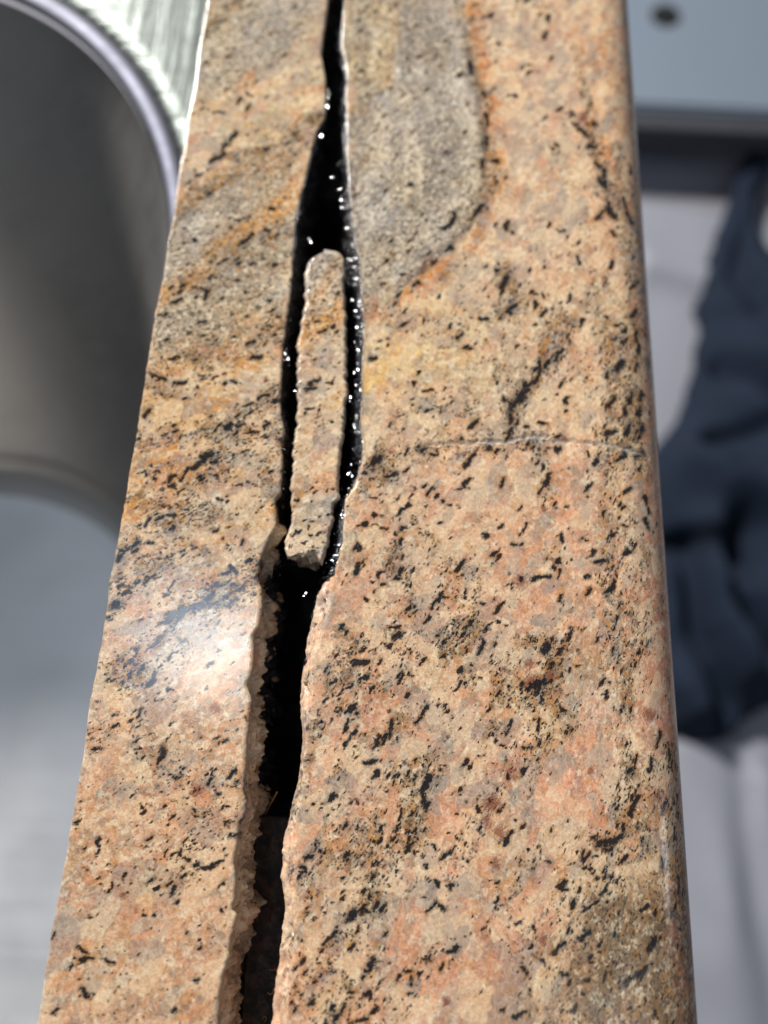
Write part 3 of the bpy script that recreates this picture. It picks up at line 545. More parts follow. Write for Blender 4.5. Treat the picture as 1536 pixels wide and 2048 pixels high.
counter = thing('granite_countertop', 'polished pink and cream granite counter rail with black specks, split lengthwise by a wide crack', 'countertop')
def qL(z): 
    dz = np.clip(-z / .03, 0, 1); low = sst(pyl, 950, 1150)
    q = .75 * fbm(YY0 * .19, np.full_like(YY0, z * 330), 90, 3) + .55 * fbm(YY0 * .95, np.full_like(YY0, z * 900), 93, 4)
    return (np.where(low > .5, q * .0030 + .0006, -np.abs(q) * .0016)) * sst(np.full_like(ys, -z), 0.0006, 0.004)
def qR(z):
    q = fbm(YY0 * .22, np.full_like(YY0, z * 330), 95, 6); return np.abs(q) * .0016 * sst(np.full_like(ys, -z), .003, .008)
pyl = np.interp(ys, P(np.full(60, 700.), np.linspace(-600, 2400, 60))[::-1, 1], np.linspace(-600, 2400, 60)[::-1])
# --- left strip beside the sink
xl = interp(LL, ys) + nz(2.0, 71, 0.00022)
xe = -0.0493 + nz(.12, 73, 0.0006) + nz(.9, 74, 0.00022)
cols = []; rawc = []
for zz in (-TH, -0.02, -0.012, -0.006, -0.003): cols.append((xe - 0.0001 + nz(.5, 80, .0001), np.full_like(ys, zz))); rawc.append(.35)
for a in np.linspace(0, 90, 7): 
    ra = 0.0003
    cols.append((xe + ra - ra * math.cos(math.radians(a)), -ra + ra * math.sin(math.radians(a)) + 0 * ys)); rawc.append(.35 * (1 - a / 90))
cols.append((xe + .00034, 0 * ys)); rawc.append(.5)
nt = 110
for k in range(1, nt): 
    t = k / nt; cols.append(((xe + 0.0003) * (1 - t) + (xl - 0.00035) * t, 0 * ys)); rawc.append(0)
edge_dip = np.abs(nz(1.6, 75, 0.0006))
cols.append((xl - 0.00005, -0.00002 - edge_dip * .1)); rawc.append(.3)
cols.append((xl, -0.0003 - edge_dip)); rawc.append(.3)
for zz in np.concatenate([np.linspace(-0.0011, -0.016, 24), [-0.02, -0.025, -TH]]):
    cols.append((xl + qL(zz), np.full_like(ys, zz))); rawc.append(.3)
V = ring_stack(cols)
top = (V[:, :, 2] > -1e-5)
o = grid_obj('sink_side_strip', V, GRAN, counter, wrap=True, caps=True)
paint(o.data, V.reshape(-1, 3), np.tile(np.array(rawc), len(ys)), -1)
V_left = V
# --- right piece with the rounded front edge
xr = interp(RL, ys) + nz(1.5, 76, 0.00022); xt = interp(RT, ys, -0.0028) + nz(1.6, 77, 0.00018)
xt = np.minimum(xt, xr + 0.0008)
cols = []; rawc = []
for zz in np.concatenate([[-TH, -0.025, -0.02], np.linspace(-0.016, -0.0032, 20)]):
    cols.append((xt + qR(zz) + .0003, np.full_like(ys, zz))); rawc.append(.45)
for t in np.linspace(0, 1, 16)[1:]:
    zq = -0.0028 * (1 - t) ** 1.1; q = fbm(YY0 * .55, np.full_like(YY0, t * 4.0), 97, 6) * 0.0015 * math.sin(math.pi * min(t, .95))
    cols.append((xt * (1 - t) + xr * t + q * np.clip((xr - xt) / .002, .15, 1), zq - np.abs(q) * .7 * (t < .93) - 0.00003)); rawc.append(.5 if t < .8 else .15)
xc, rb_ = 0.0421, 0.010
nt = 175
cols.append((xr + .00004, 0 * ys)); rawc.append(.3)
for k in range(1, nt + 1):
    t = k / nt; cols.append(((xr + .0002) * (1 - t) + xc * t, 0 * ys)); rawc.append(0)
for a in np.linspace(0, 180, 61)[1:]:
    zb = rb_ + 0.005
    ca, sa = math.cos(math.radians(90 - a)), math.sin(math.radians(90 - a))
    if a <= 90: cols.append((xc + rb_ * ca + 0 * ys, -rb_ + rb_ * sa + 0 * ys))
    else: cols.append((xc + rb_ * ca + 0 * ys, -TH + rb_ + rb_ * sa + 0 * ys))
    rawc.append(0)
V = ring_stack(cols)
# shallow worn dents and the hairline crack across the rail
X, Y = stone_xy(V[:, :, 0], V[:, :, 1])
HAIR = [(850,893),(900,888),(960,884),(1008,886),(1030,880),(1060,872),(1090,874),(1105,884),(1140,880),(1180,887),(1225,891),(1262,902),(1300,908)]
dh = seg_d(X + fbm(X * .1, Y * .1, 3, 3) * 4, Y + fbm(X * .1, Y * .1, 4, 3) * 6, HAIR)
topm = V[:, :, 2] > -0.006
V[:, :, 2] -= np.where(topm, 0.00034 * np.exp(-(dh / 3.0) ** 2), 0)
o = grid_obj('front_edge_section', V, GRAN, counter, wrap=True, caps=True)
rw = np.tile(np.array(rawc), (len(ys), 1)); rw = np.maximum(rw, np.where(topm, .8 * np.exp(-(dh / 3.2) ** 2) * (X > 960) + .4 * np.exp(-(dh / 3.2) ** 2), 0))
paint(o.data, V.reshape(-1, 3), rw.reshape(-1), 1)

# --- black resin left on the crack's walls and bed
rs = NT('black_resin')
cc = rs.coord(); n1, _ = rs.noise(cc, 900, 4, .7); n2, _ = rs.noise(cc, 2600, 3, .7)
rs.set(Base_Color=rs.mix(rs.map(n1, .45, .75), (0.004, 0.004, 0.006), (0.032, 0.029, 0.034)), Roughness=rs.map(n2, .35, .7, .05, .30), IOR=1.5)
rs.set(Normal=rs.bump(rs.math('ADD', n1, rs.math('MULTIPLY', n2, .4)), 1.0, .0007))
RES = rs.m
ZG = np.linspace(0, -.03, 50); QG = {-1: np.array([qL(z_) for z_ in ZG]), 1: np.array([qR(z_) for z_ in ZG])}
def qinterp(sg, zz, ysel):
    f_ = np.clip(-zz / .03 * 49, 0, 48.999); i_ = f_.astype(int); f_ -= i_
    return QG[sg][i_, ysel] * (1 - f_) + QG[sg][i_ + 1, ysel] * f_
def resin_side(name, edge, sgn, ysel, reach, top_z, seed):
    """lumpy skin hugging one wall: sgn=+1 right wall (bulges to -x)"""
    yy = ys[ysel]; e = edge[ysel]; rch = reach[ysel]; tz = top_z[ysel]; C = 26
    V = np.zeros((len(yy), C, 3)); ym = yy * 1000
    for k in range(C):
        t = k / (C - 1); zz = tz - (0.013) * t; q = (wall[ysel] if False else qinterp(sgn, zz, ysel))
        lump = fbm(ym * .9, np.full_like(ym, t * 8.0), seed, 4) * 0.0009 + fbm(ym * .3, np.full_like(ym, t * 2.5), seed + 9, 3) * 0.0009
        V[:, k, 0] = e + q - sgn * (rch * t ** .45 + lump * min(1, t * 5 + .15)) + sgn * .00008
        V[:, k, 1] = yy; V[:, k, 2] = zz + lump * .5 * min(1, t * 4)
    over = (py_over[sgn])[ysel] * (.00018 + .00022 * fbm(ym * 1.3, ym * 0 + 4.4, seed + 20, 4))
    V[:, 0, 0] += sgn * over; V[:, 0, 2] += (over > 0) * .00012; V[:, 1, 2] += (over > 0) * .00022
    back = V[:, ::-1, :].copy(); back[:, :, 0] += sgn * 0.0025
    V = np.concatenate([V, back[:, 3:-3]], 1)
    return grid_obj(name, V, RES, counter, wrap=True, caps=True)
sel = np.where((ys > -0.5) & (ys < 0.6))[0]
pyl = np.interp(ys, P(np.full(60, 700.), np.linspace(-600, 2400, 60))[::-1, 1], np.linspace(-600, 2400, 60)[::-1])   # row of the photo for each y
reachR = np.interp(pyl, [0, 150, 250, 400, 520, 600, 750, 880, 930, 1000, 1100, 1160, 1250, 2048], [.0008, .0012, .0022, .0028, .0034, .0034, .0032, .0034, .0042, .003, .0034, .0028, .0012, .0010])
topR = -np.interp(pyl, [0, 140, 200, 900, 925, 975, 1000, 1150, 1165, 1310, 1325, 1340, 1400, 2048], [.00006, .00006, .00006, .00008, .0022, .0022, .0002, .0004, .0050, .0052, .0008, .0034, .007, .010])
py_over = {1: (pyl < 900) * 1.0, -1: ((pyl > 250) & (pyl < 520)) * 1.0}
resin_side('resin_coating', np.minimum(xr, xt + .0002 + 0 * xr) if False else np.where(pyl > 1150, xt, xr), 1, sel, reachR, topR, 101)
reachL = np.interp(pyl, [0, 240, 300, 500, 700, 1000, 1060, 1150, 1250, 2048], [.0006, .0010, .0022, .0022, .0012, .0008, .0012, .0010, .0008, .0006])
topL = -np.interp(pyl, [0, 240, 300, 560, 900, 985, 1010, 1060, 1110, 1180, 1240, 1400, 1600, 2048], [.0008, .0002, .0001, .0001, .0006, .0008, .0035, .0030, .0055, .0040, .0070, .008, .012, .017])
resin_side('resin_coating', xl, -1, sel, reachL, topL, 131)
# bed of the slot: resin floor that dips away in the two open holes
bx = 14; Vb = np.zeros((len(ys), bx, 3))
bedz = np.interp(pyl, [0, 330, 360, 480, 560, 1110, 1150, 1620, 1640, 2048], [-.008, -.010, -.022, -.022, -.0125, -.0125, -.020, -.024, -.018, -.018])
for k in range(bx):
    t = k / (bx - 1); Vb[:, k, 0] = (xl - .003) * (1 - t) + (np.maximum(xr, xt) + .003) * t; Vb[:, k, 1] = ys
    Vb[:, k, 2] = bedz + fbm(ys * 260, np.full_like(ys, t * 3), 140, 4) * .0022 + .002 * (2 * t - 1) ** 2
Vb2 = Vb[:, ::-1].copy(); Vb2[:, :, 2] = -0.0285
bedm = NT('dull_black_bed'); bedm.set(Base_Color=(.004, .004, .005, 1), Roughness=.75, Specular_IOR_Level=.2)
grid_obj('slot_bed', np.concatenate([Vb, Vb2], 1), bedm.m, counter, wrap=True, caps=True)

# resin beads that catch the light (one mesh of small lumps on the coating)
bm = bmesh.new()
def bead(px, py, z, r_):
    p = P(px, py, z); m4 = Matrix.Translation(Vector(p)) @ Matrix.Diagonal((r_, r_ * random.uniform(.9, 1.5), r_ * .8, 1))
    bmesh.ops.create_icosphere(bm, subdivisions=2, radius=1, matrix=m4)
BEADS = [(655,213,6),(651,232,5),(642,272,7),(627,290,4),(616,335,3.5),(692,162,4),(694,215,3),(696,250,3),(664,355,4),(680,378,5),(682,400,6),(684,415,5),(690,440,6),(694,457,5),(622,485,6),(618,478,4),(706,490,5),(697,518,5),(702,520,5),(708,534,7),(716,536,7),(703,546,6),(713,556,8),(719,580,4),(704,600,8),(718,606,6),(712,622,5),(726,620,4),(726,640,4),(714,655,7),(720,663,5),(716,700,4),(576,718,4),(578,730,4),(590,782,4),(701,795,4),(700,803,4),(708,850,4),(709,855,3),(712,866,3),(708,745,6),(716,740,5),(712,770,5),(561,1133,4),(560,1150,5),(612,1186,6),(608,1192,4),(700,945,6),(704,952,5),(696,948,5),(690,1045,5),(684,1050,4),(678,1090,5),(682,1100,4),(634,1110,3)]
for px, py, r_ in BEADS:
    zt = -0.0016 if py < 1100 else -0.006
    bead(px, py, zt, r_ * .000038)
for i in range(260):
    py = random.uniform(180, 1150); xe_ = np.interp(py, [a for a, b in RL], [b for a, b in RL])
    bead(xe_ - random.uniform(4, 30 if py > 480 else 14), py, -random.uniform(.0012, .0035), random.uniform(.00004, .00016))
me = bpy.data.meshes.new('resin_beads'); bm.to_mesh(me); bm.free(); me.polygons.foreach_set('use_smooth', [True] * len(me.polygons))
rb2 = NT('resin_bead_gloss'); rb2.set(Base_Color=(0.02, 0.02, 0.024, 1), Roughness=.10, IOR=1.7); me.materials.append(rb2.m)
ob = bpy.data.objects.new('resin_beads', me); COL.objects.link(ob); ob.parent = counter

KEY = Vector((-1.15, 1.75, 1.05)); CAMP = Vector((0, 0, H))
bm = bmesh.new()
def plate(p, rr, jit):  # plates added for glints, tilted halfway between lens and key lamp
    hv = ((CAMP - p).normalized() + (KEY - p).normalized()).normalized()
    hv = (hv + Vector((random.gauss(0, jit), random.gauss(0, jit), random.gauss(0, jit)))).normalized()
    m4 = Matrix.Translation(p) @ hv.to_track_quat('Z', 'Y').to_matrix().to_4x4() @ Matrix.Rotation(random.random() * 6, 4, 'Z') @ Matrix.Diagonal((rr, rr * random.uniform(.6, 1.2), rr * .3, 1))
    bmesh.ops.create_cone(bm, cap_ends=True, segments=7, radius1=1.1, radius2=.9, depth=1, matrix=m4)
for px, py, r_ in BEADS: plate(Vector(P(px, py, -.0003 if py < 1110 else -.005)), r_ * .000030, .03)
for i in range(900):
    py = random.uniform(60, 1150); e_ = np.interp(py, [a for a, b in RL], [b for a, b in RL])
    plate(Vector(P(e_ - abs(random.gauss(0, 9 if py > 480 else 5)) + 1, py, -random.uniform(-.0001, .0006))), random.choice((.00003, .00004, .00006, .00009)) * random.uniform(.7, 1.2), .09)
for i in range(160):
    py = random.uniform(180, 1130); e_ = np.interp(py, [a for a, b in LL], [b for a, b in LL])
    plate(Vector(P(e_ + random.uniform(-1, 8), py, -random.uniform(.0002, .0010))), random.uniform(.00004, .00010), .10)
me = bpy.data.meshes.new('glint_plates'); bm.to_mesh(me); bm.free()
gm = NT('glint_plates'); gm.set(Base_Color=(0.10, 0.11, 0.13, 1), Roughness=.12, IOR=1.6); me.materials.append(gm.m)
ob = bpy.data.objects.new('glint_plates', me); COL.objects.link(ob); ob.parent = counter

# ------------------------------------------------------------------ loose sliver in the crack
SL = [(505,640),(508,630),(515,620),(524,614),(549,610),(605,609),(630,603),(667,598),(690,590),(701,595),(726,591),(751,593),(782,594),(824,593),(855,593),(884,586),(902,584),(925,586),(952,582),(998,581),(1032,582),(1069,574),(1080,567),(1098,568),(1112,575)]
SR = [(501,660),(503,680),(511,688),(532,691),(563,688),(584,689),(626,692),(657,695),(709,694),(751,692),(782,697),(813,690),(850,691),(873,686),(907,682),(941,679),(996,678),(1005,670),(1014,669),(1066,664),(1078,660),(1100,653),(1112,645)]
y0 = P(650, 1110, 0)[1]; y1 = P(650, 501, 0)[1]
sy = np.linspace(y0, y1, 420); ZT = 0.0004
a_l = interp(SL, sy, ZT); a_r = interp(SR, sy, ZT)
endc = np.clip((y1 - sy) / 0.0022, 0, 1); rnd = np.sqrt(1 - (1 - endc) ** 2)
xm = .5 * (a_l + a_r); hwid = .5 * (a_r - a_l)
keep = np.interp(sy, [y1 - .0045, y1], [0, 1]); full = hwid.copy(); 
a_l = xm - full * (1 - keep * (1 - rnd)); a_r = xm + full * (1 - keep * (1 - rnd))
jit = fbm(sy * 1100, sy * 0, 150, 4) * .00045; jit2 = fbm(sy * 1100, sy * 0 + 9, 155, 4) * .00045
a_l = a_l + jit * rnd; a_r = a_r + jit2 * rnd
cols = []; rawc = []
DZ = [-.0095, -.007, -.005, -.0035, -.002, -.001]
for zz in DZ: cols.append((a_l + .0002 + (.0012 * (-zz / .0095)) * rnd + fbm(sy * 600, sy * 0 + zz * 500, 160, 4) * .0006 * rnd, zz)); rawc.append(.8)
cols.append((a_l, -.0003)); rawc.append(.8); cols.append((a_l + .0003 * rnd, .0002)); rawc.append(.7)
nt = 44
for k in range(1, nt): 
    t = k / nt; cols.append(((a_l + .0004 * rnd) * (1 - t) + (a_r - .0004 * rnd) * t, ZT)); rawc.append(.3 if k in (1, nt - 1) else 0)
cols.append((a_r - .0003 * rnd, .0002)); rawc.append(.7); cols.append((a_r, -.0003)); rawc.append(.8)
for zz in DZ[::-1]: cols.append((a_r - .0002 - (.0012 * (-zz / .0095)) * rnd + fbm(sy * 600, sy * 0 + zz * 500, 170, 4) * .0006 * rnd, zz)); rawc.append(.8)
V = np.zeros((len(sy), len(cols), 3))
for i, (cx, cz) in enumerate(cols): V[:, i, 0] = cx; V[:, i, 1] = sy; V[:, i, 2] = cz
V[:, :, 2] += np.where(V[:, :, 2] > 0.0003, fbm(V[:, :, 0] * 700, V[:, :, 1] * 700, 175, 3) * .00007, 0)
# broken lower end: rings pulled in towards the middle
br = []
base = V[0].copy(); cen = base.mean(0)
for k, sc in enumerate(np.linspace(0, 1, 14)[1:]):
    rr = base.copy(); rr[:, 0] = cen[0] + (base[:, 0] - cen[0]) * (1 - sc); rr[:, 2] = cen[2] + (base[:, 2] - cen[2]) * (1 - sc) 
    rr[:, 1] = base[:, 1] - 0.0004 - .0007 * math.sin(sc * 1.5) + fbm(rr[:, 0] * 900, rr[:, 2] * 900, 180, 4) * .0014
    br.append(rr)
edge = base.copy()
V = np.concatenate([np.array(br[::-1]), V], 0)
V[:, :, 1] += np.where(np.arange(len(V)) < 20, 1, 0)[:, None] * fbm(V[:, :, 0] * 500, V[:, :, 2] * 300 + 5, 190, 3) * .0016
rw = np.tile(np.array(rawc), (len(V), 1)); rw[:13] = .7; rw[-8:] = np.maximum(rw[-8:], .6)
sliver = grid_obj('granite_sliver', V, GRAN, None, wrap=True, caps=True)
paint(sliver.data, V.reshape(-1, 3), rw.reshape(-1), -1)
tag(sliver, 'long narrow loose sliver of granite with rounded top end standing inside the black crack', 'stone sliver')

# ------------------------------------------------------------------ steel bar at the bottom of the slot
st = NT('rusted_steel'); cc = st.coord(); n1, _ = st.noise(cc, 500, 5, .7); n2, _ = st.noise(cc, 3000, 4, .7)
st.set(Base_Color=st.mix(st.map(n1, .4, .7), (0.006, 0.004, 0.003), (0.060, 0.030, 0.017)), Metallic=.25, Roughness=st.map(n2, .35, .7, .28, .7))
st.set(Normal=st.bump(st.math('ADD', n1, st.math('MULTIPLY', n2, .5)), .7, .0005))
zb = -0.0125
pa = P(519, 1634, zb); pb = P(578, 1634, zb); 
by = np.concatenate([[pa[1], pa[1] - .0003], np.linspace(pa[1] - .0006, -.062, 200), [-.3]])
pr = []
Wb = (pb[0] - pa[0]) / 2 + .0006
V = np.zeros((len(by), 24, 3))
cxb = np.interp(by, [-.3, -.05, pa[1]], [P(520, 2048, zb)[0] - .006, P(520, 2048, zb)[0] , (pa[0] + pb[0]) / 2])
for k in range(24):
    if k < 16: t = k / 15; xx = -1 + 2 * t; zz = -.0006 * (1 - xx * xx) + fbm(by * 700, by * 0 + k * .7, 200, 4) * .0003
    else: t = (k - 16) / 7; xx = 1 - 2 * t; zz = -.005
    V[:, k, 0] = cxb + Wb * xx; V[:, k, 1] = by; V[:, k, 2] = zb + zz
bar = grid_obj('steel_bar', V, st.m, None, wrap=True, caps=True)
tag(bar, 'dark brown rusty steel bar deep in the slot at the lower end of the crack', 'metal bar')

# ------------------------------------------------------------------ fibres
def tube(bm, pts, r0, r1=None, n=6):
    r1 = r1 or r0; rings = []
    for i, p in enumerate(pts):
        p = Vector(p); a = Vector(pts[max(i - 1, 0)]); b = Vector(pts[min(i + 1, len(pts) - 1)]); d = (b - a).normalized()
        s1 = d.cross(Vector((0, 0, 1))); s1 = s1.normalized() if s1.length > 1e-6 else Vector((1, 0, 0)); s2 = d.cross(s1)
        rr = r0 + (r1 - r0) * i / (len(pts) - 1)
        rings.append([bm.verts.new(p + (s1 * math.cos(6.283 * k / n) + s2 * math.sin(6.283 * k / n)) * rr) for k in range(n)])
    for A, B in zip(rings[:-1], rings[1:]):
        for k in range(n): bm.faces.new((A[k], A[(k + 1) % n], B[(k + 1) % n], B[k]))
    bm.faces.new(rings[0][::-1]); bm.faces.new(rings[-1])
fm = NT('straw'); cc = fm.coord(); nn, _ = fm.noise(cc, 1500, 3)
fm.set(Base_Color=fm.mix(nn, (0.20, 0.085, 0.03), (0.40, 0.20, 0.08)), Roughness=.5)
def fibre(pxs, z0, z1, r0, label, cat, name, group=None, r1=None):
    b = bmesh.new(); n = len(pxs); pts = []
    from_ = [P(x, y, z0 + (z1 - z0) * i / (n - 1)) for i, (x, y) in enumerate(pxs)]
    dense = []
    for i in range(n - 1):
        for k in range(5): dense.append(from_[i] * (1 - k / 5) + from_[i + 1] * k / 5)
    dense.append(from_[-1]); tube(b, dense, r0, r1)
    m_ = bpy.data.meshes.new(name); b.to_mesh(m_); b.free(); m_.polygons.foreach_set('use_smooth', [True] * len(m_.polygons)); m_.materials.append(fm.m)
    o_ = bpy.data.objects.new(name, m_); COL.objects.link(o_); return tag(o_, label, cat, group)
fibre([(554, 1584), (547, 1598), (539, 1612), (531, 1630)], -.0075, -.0122, .00016, 'straight orange-brown straw leaning in the slot just above the steel bar end', 'straw', 'straw_fibre', r1=.00007)
fibre([(535, 1986), (541, 1989), (546, 1984), (547, 1978)], -.0095, -.0085, .00009, 'short curled orange fibre hooked over the bar near the bottom of the slot', 'fibre', 'curled_fibre')
fibre([(538, 1939), (545, 1941), (552, 1938), (553, 1945)], -.0095, -.008, .00006, 'thin pale kinked fibre above the curled orange one in the slot', 'fibre', 'kinked_fibre')
fibre([(524, 2040), (529, 2032), (533, 2036), (530, 2044)], -.011, -.010, .00006, 'lowest tiny brown fibre at the foot of the slot', 'fibre', 'tiny_fibre')

# ------------------------------------------------------------------ stainless sink
def steel(name, col, r0, r1, scratch):
    s = NT(name); cc = s.coord()
    sc1, _ = s.noise(s.vmath('MULTIPLY', cc, (18, 340, 60)), 1.0, 4, .6)
    sc2, _ = s.noise(s.vmath('MULTIPLY', cc, (160, 14, 60)), 1.0, 4, .6)
    bl, _ = s.noise(cc, 22, 3)
    s.set(Base_Color=s.mix(bl, tuple(v * .86 for v in col), col), Metallic=1.0, Roughness=s.map(s.math('ADD', s.math('MULTIPLY', bl, .6), s.math('MULTIPLY', sc1, .4)), .35, .65, r0, r1))
    s.set(Normal=s.bump(s.math('ADD', sc1, sc2), scratch, .0006))
    return s.m
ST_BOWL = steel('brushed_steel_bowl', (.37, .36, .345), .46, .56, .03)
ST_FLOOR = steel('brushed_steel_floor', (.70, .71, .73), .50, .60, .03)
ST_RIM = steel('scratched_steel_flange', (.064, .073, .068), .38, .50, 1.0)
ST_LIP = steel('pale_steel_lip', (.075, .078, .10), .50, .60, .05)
sink = thing('kitchen_sink', 'brushed stainless steel undermount sink bowl with a scratched bright flange under the granite', 'sink')
def rrect(x0, x1, yA, yB, a, b, n=40):        # rounded rectangle outline, radii a (x) b (y)
    out = []
    for cx, cy, s in ((x1 - a, yB - b, 0), (x0 + a, yB - b, 90), (x0 + a, yA + b, 180), (x1 - a, yA + b, 270)):
        for k in range(n):
            t = math.radians(s + 90 * k / (n - 1)); out.append((cx + a * math.cos(t), cy + b * math.sin(t)))
    return np.array(out)
ZR = -0.0312
R0 = rrect(-.455, -.0615, -.215, .207, .097, .107)
F0 = rrect(-.400, -.110, -.160, .094, .085, .063)
def loop(t_in, z, grow=0.0):
    p = R0 * (1 - t_in) + F0 * t_in
    if grow: c = np.array([-.258, -.004]); d = p - c; p = c + d * (1 + grow / np.linalg.norm(d, axis=1, keepdims=True))
    return np.concatenate([p, np.full((len(p), 1), z)], 1)
bowl = [loop(0, ZR - .0035), loop(.02, ZR - .008)]
for t in np.linspace(0, 1, 30)[1:]:
    bowl.append(loop(.02 + .84 * t, ZR - .008 - .150 * t))
for a in np.linspace(0, 90, 14)[1:]:
    s = math.sin(math.radians(a)); c = math.cos(math.radians(a))
    bowl.append(loop(.86 + .14 * (1 - c), -.1892 - .0108 * s))
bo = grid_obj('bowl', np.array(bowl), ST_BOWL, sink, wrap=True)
fl = [loop(1.0, -.2001), loop(1.0, -.2006, -.003)]
for t in np.linspace(0, 1, 14)[1:]:
    q = F0 * (1 - t) + np.array([-.25, -.03]) * t; fl.append(np.concatenate([q, np.full((len(q), 1), -.2006 - .003 * t) + .0012 * fbm(q[:, :1] * 25, q[:, 1:] * 25, 77, 3) * min(1, 4 * (1 - t) * t + .1)], 1))
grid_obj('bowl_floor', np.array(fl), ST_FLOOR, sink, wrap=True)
lip = []
for a in np.linspace(0, 180, 13):
    lip.append(loop(0, ZR - .0018 + .0018 * math.sin(math.radians(a)), .0035 - .0035 * math.cos(math.radians(a + 0)) - .0))
lip.append(loop(0, ZR - .0036, .004)); 
# from the bowl edge (inner) up and over to the flange (outer)
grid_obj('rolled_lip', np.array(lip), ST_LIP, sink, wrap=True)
fg = [loop(0, ZR - .0012, .0068), loop(0, ZR, .0085)]
for t in np.linspace(0, 1, 24)[1:]:
    q = R0 + 0; d = q - np.array([-.258, -.004]); L = np.linalg.norm(d, axis=1, keepdims=True)
    tgt = np.clip(q + d / L * .12, [-.56, -.28], [-.004, .30]); tgt = np.where(np.abs(tgt) > 9, tgt, tgt)
    st0 = q + d / L * .0085; v = st0 * (1 - t) + tgt * t
    fg.append(np.concatenate([v, ZR - 0 * v[:, :1] + 0], 1))
V = np.array(fg); V[:, :, 0] = np.minimum(V[:, :, 0], -.036)
V[2:, :, 2] += fbm(V[2:, :, 0] * 60, V[2:, :, 1] * 60, 210, 3) * .0002 - .0001
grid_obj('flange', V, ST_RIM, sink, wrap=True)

# ------------------------------------------------------------------ floor, dust sheet, board, navy cloth
def plain(name, ca, cb, scale, rough, bumpd=.002, bstr=.3):
    s = NT(name); cc = s.coord(); n1, _ = s.noise(cc, scale, 5, .6); n2, _ = s.noise(cc, scale * 25, 3, .6)
    s.set(Base_Color=s.mix(s.math('ADD', s.math('MULTIPLY', n1, .7), s.math('MULTIPLY', n2, .3)), ca, cb), Roughness=rough)
    s.set(Normal=s.bump(n2, bstr, bumpd)); return s.m
ZF = -0.90
fv = [(-3, -3, ZF), (4, -3, ZF), (4, 5, ZF), (-3, 5, ZF)]
fl = mesh_obj('floor', fv, [(0, 1, 2, 3)], plain('floor_concrete', (.16, .16, .18), (.24, .24, .27), 3, .8), smooth=False); fl['kind'] = 'structure'
# dust sheet with soft folds
gx, gy = np.meshgrid(np.linspace(.16, 1.15, 150), np.linspace(-.75, 1.9, 380))
def ridge(pts, wd, hh):
    q = [tuple(P(a, b, ZF)[:2]) for a, b in pts]; d = seg_d(gx + fbm(gx * 9, gy * 9, 5, 2) * .02, gy, q); return hh * np.exp(-(d / wd) ** 2)
z = ZF + .012 + fbm(gx * 4, gy * 2.2, 220, 3) * .012
z += ridge([(1270,240),(1400,262),(1560,300)], .035, .05) + ridge([(1290,545),(1400,572),(1560,590)], .03, .022) + ridge([(1400,1500),(1440,1800),(1500,2100)], .035, .025) + ridge([(1330,1500),(1400,1800),(1430,2100)], .03, .02) + ridge([(1500,1560),(1536,1800),(1600,2100)], .03, .035)
z -= ridge([(1270,395),(1400,400),(1560,420)], .05, .012)
V = np.stack([gx, gy, z], -1)
sheet = grid_obj('dust_sheet', V, plain('grey_sheet', (.21, .22, .26), (.28, .29, .33), 5, .75, .004, .15))
so = sheet.modifiers.new('thickness', 'SOLIDIFY'); so.thickness = .003; so.offset = -1
tag(sheet, 'pale lavender grey dust sheet with soft folds spread on the floor right of the counter', 'dust sheet')
# board with a round hole / cap
ZB = -0.78
bp = [P(1180, 205, ZB)[:2], P(1700, 232, ZB)[:2]]
board = thing('grey_board', 'flat blue-grey board with one dark round knob, behind the sheet in the upper right corner', 'board')
bm = bmesh.new()
x0, yA = bp[0]; x1, yB = bp[1]; yT = 2.0
vs = [(x0, yA), (x1, yB), (x1 + .05, yT), (x0 - .1, yT)]
b0 = [bm.verts.new((a, b, ZB)) for a, b in vs]; b1 = [bm.verts.new((a, b, ZB - .05)) for a, b in vs]
bm.faces.new(b0); bm.faces.new(b1[::-1])
for i in range(4): bm.faces.new((b0[i], b1[i], b1[(i + 1) % 4], b0[(i + 1) % 4]))
bmesh.ops.bevel(bm, geom=list(bm.edges), offset=.006, segments=3, affect='EDGES')
bmesh.ops.recalc_face_normals(bm, faces=bm.faces)
me = bpy.data.meshes.new('panel'); bm.to_mesh(me); bm.free(); me.materials.append(plain('blue_grey_paint', (.15, .185, .235), (.19, .23, .28), 2, .5, .002, .1))
ob = bpy.data.objects.new('panel', me); COL.objects.link(ob); ob.parent = board
bm = bmesh.new(); kp = P(1331, 32, ZB)
prof = [(.0, .006), (.018, .0058), (.023, .004), (.025, .001), (.027, -.001)]
prev = None
for rr, zz in prof:
    ring = [bm.verts.new((kp[0] + max(rr, .0005) * math.cos(6.2832 * k / 32), kp[1] + max(rr, .0005) * math.sin(6.2832 * k / 32), ZB + zz)) for k in range(32)]
    if prev:
        for k in range(32): bm.faces.new((prev[k], ring[k], ring[(k + 1) % 32], prev[(k + 1) % 32]))
    else: bm.faces.new(ring)
    prev = ring
bm.faces.new(prev[::-1])
me = bpy.data.meshes.new('round_knob'); bm.to_mesh(me); bm.free(); me.polygons.foreach_set('use_smooth', [True] * len(me.polygons)); me.materials.append(plain('black_plastic', (.004, .004, .005), (.007, .007, .008), 30, 1.0))
ob = bpy.data.objects.new('round_knob', me); COL.objects.link(ob); ob.parent = board
bm = bmesh.new()  # dark strip added as the shadow gap along the board's front edge
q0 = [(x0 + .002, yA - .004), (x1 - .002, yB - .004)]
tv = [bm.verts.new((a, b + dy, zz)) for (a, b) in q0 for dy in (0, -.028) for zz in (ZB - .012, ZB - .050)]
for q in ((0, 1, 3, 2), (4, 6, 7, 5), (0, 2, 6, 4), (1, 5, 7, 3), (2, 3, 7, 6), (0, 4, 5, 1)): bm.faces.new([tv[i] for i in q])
bmesh.ops.recalc_face_normals(bm, faces=bm.faces)
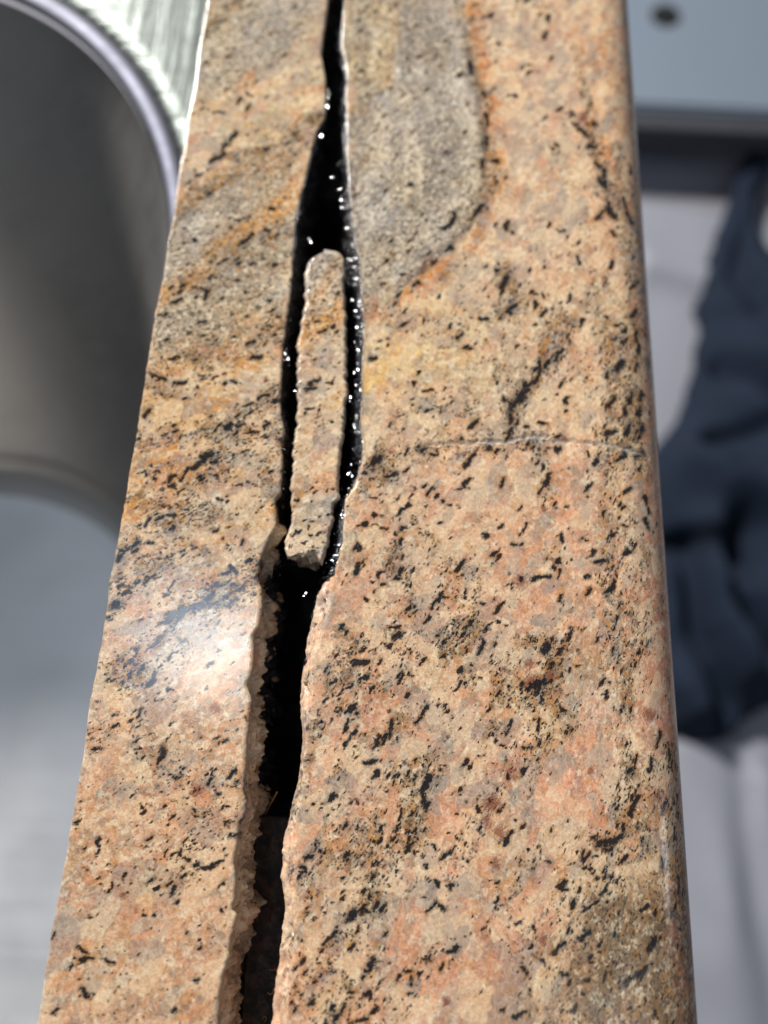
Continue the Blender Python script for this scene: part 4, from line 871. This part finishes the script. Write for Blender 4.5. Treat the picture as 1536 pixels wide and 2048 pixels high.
me = bpy.data.meshes.new('shadow_gap_strip'); bm.to_mesh(me); bm.free(); me.materials.append(plain('shadow_gap_dark', (.03, .032, .042), (.05, .052, .062), 20, .8))
ob = bpy.data.objects.new('shadow_gap_strip', me); COL.objects.link(ob); ob.parent = board
# navy cloth heap
ZC = ZF + .05
OUT = [(1575,170),(1540,215),(1515,265),(1492,330),(1462,420),(1432,500),(1407,580),(1396,608),(1412,650),(1405,690),(1385,750),(1368,815),(1338,862),(1290,930),(1275,1150),(1290,1380),(1330,1455),(1375,1474),(1440,1484),(1482,1474),(1498,1440),(1545,1405),(1640,1380),(1800,1250),(1850,900),(1800,600),(1620,520),(1545,490),(1516,445),(1519,385),(1560,300)]
ow = [tuple(P(a, b, ZC)[:2]) for a, b in OUT]
gx, gy = np.meshgrid(np.linspace(.30, .98, 190), np.linspace(-.06, 1.30, 380))
sd = poly_sd(gx + fbm(gx * 14, gy * 14, 230, 2) * .012, gy + fbm(gx * 14, gy * 14, 235, 2) * .012, ow)
hgt = .085 * (1 - np.exp(-np.clip(sd, 0, 1) / .05)) + fbm(gx * 6, gy * 5, 240, 3) * .035 * sst(sd, 0, .05)
def fold(pts, wd, hh):
    q = [tuple(P(a, b, ZC + .05)[:2]) for a, b in pts]; d = seg_d(gx, gy, q); return hh * np.exp(-(d / wd) ** 2)
hgt += sst(sd, .0, .04) * (-fold([(1405,640),(1470,700),(1560,790)], .03, .05) + fold([(1440,660),(1560,720)], .03, .03) - fold([(1395,1080),(1415,1250),(1455,1350),(1485,1450)], .018, .06) + fold([(1430,1060),(1450,1240),(1500,1330)], .03, .05)
      - fold([(1475,1060),(1480,1190),(1560,1300)], .022, .05) + fold([(1380,880),(1450,960),(1520,980)], .04, .05) - fold([(1340,1070),(1420,1085)], .02, .04) + fold([(1500,780),(1560,860)], .03, .04) - fold([(1530,250),(1520,400),(1500,520),(1540,600)], .02, .03) + fold([(1350,1350),(1420,1450)], .03, .03) - fold([(1420,880),(1540,860)], .02, .03))
Z = np.where(sd > -.004, ZF + .035 + np.maximum(hgt, 0), np.nan)
R, C = gx.shape; idm = -np.ones((R, C), int); ok = ~np.isnan(Z); idm[ok] = np.arange(ok.sum())
vv = [(a, b, c) for a, b, c in zip(gx[ok], gy[ok], Z[ok])]; fc = []
A = idm[:-1, :-1]; B = idm[:-1, 1:]; Cc = idm[1:, 1:]; D = idm[1:, :-1]; g_ = (A >= 0) & (B >= 0) & (Cc >= 0) & (D >= 0)
fc = [tuple(int(v) for v in q) for q in np.stack([A[g_], B[g_], Cc[g_], D[g_]], -1)]
nv = NT('navy_cloth'); cc = nv.coord(); n1, _ = nv.noise(cc, 12, 4); n2, _ = nv.noise(cc, 900, 2)
nv.set(Base_Color=nv.mix(n1, (.006, .009, .017), (.013, .023, .044)), Roughness=.9, Specular_IOR_Level=.2)
cl = mesh_obj('navy_cloth', vv, fc, nv.m)
so = cl.modifiers.new('thickness', 'SOLIDIFY'); so.thickness = .02; so.offset = -1
tag(cl, 'crumpled dark navy cloth with soft folds lying on the grey sheet at the right', 'cloth')
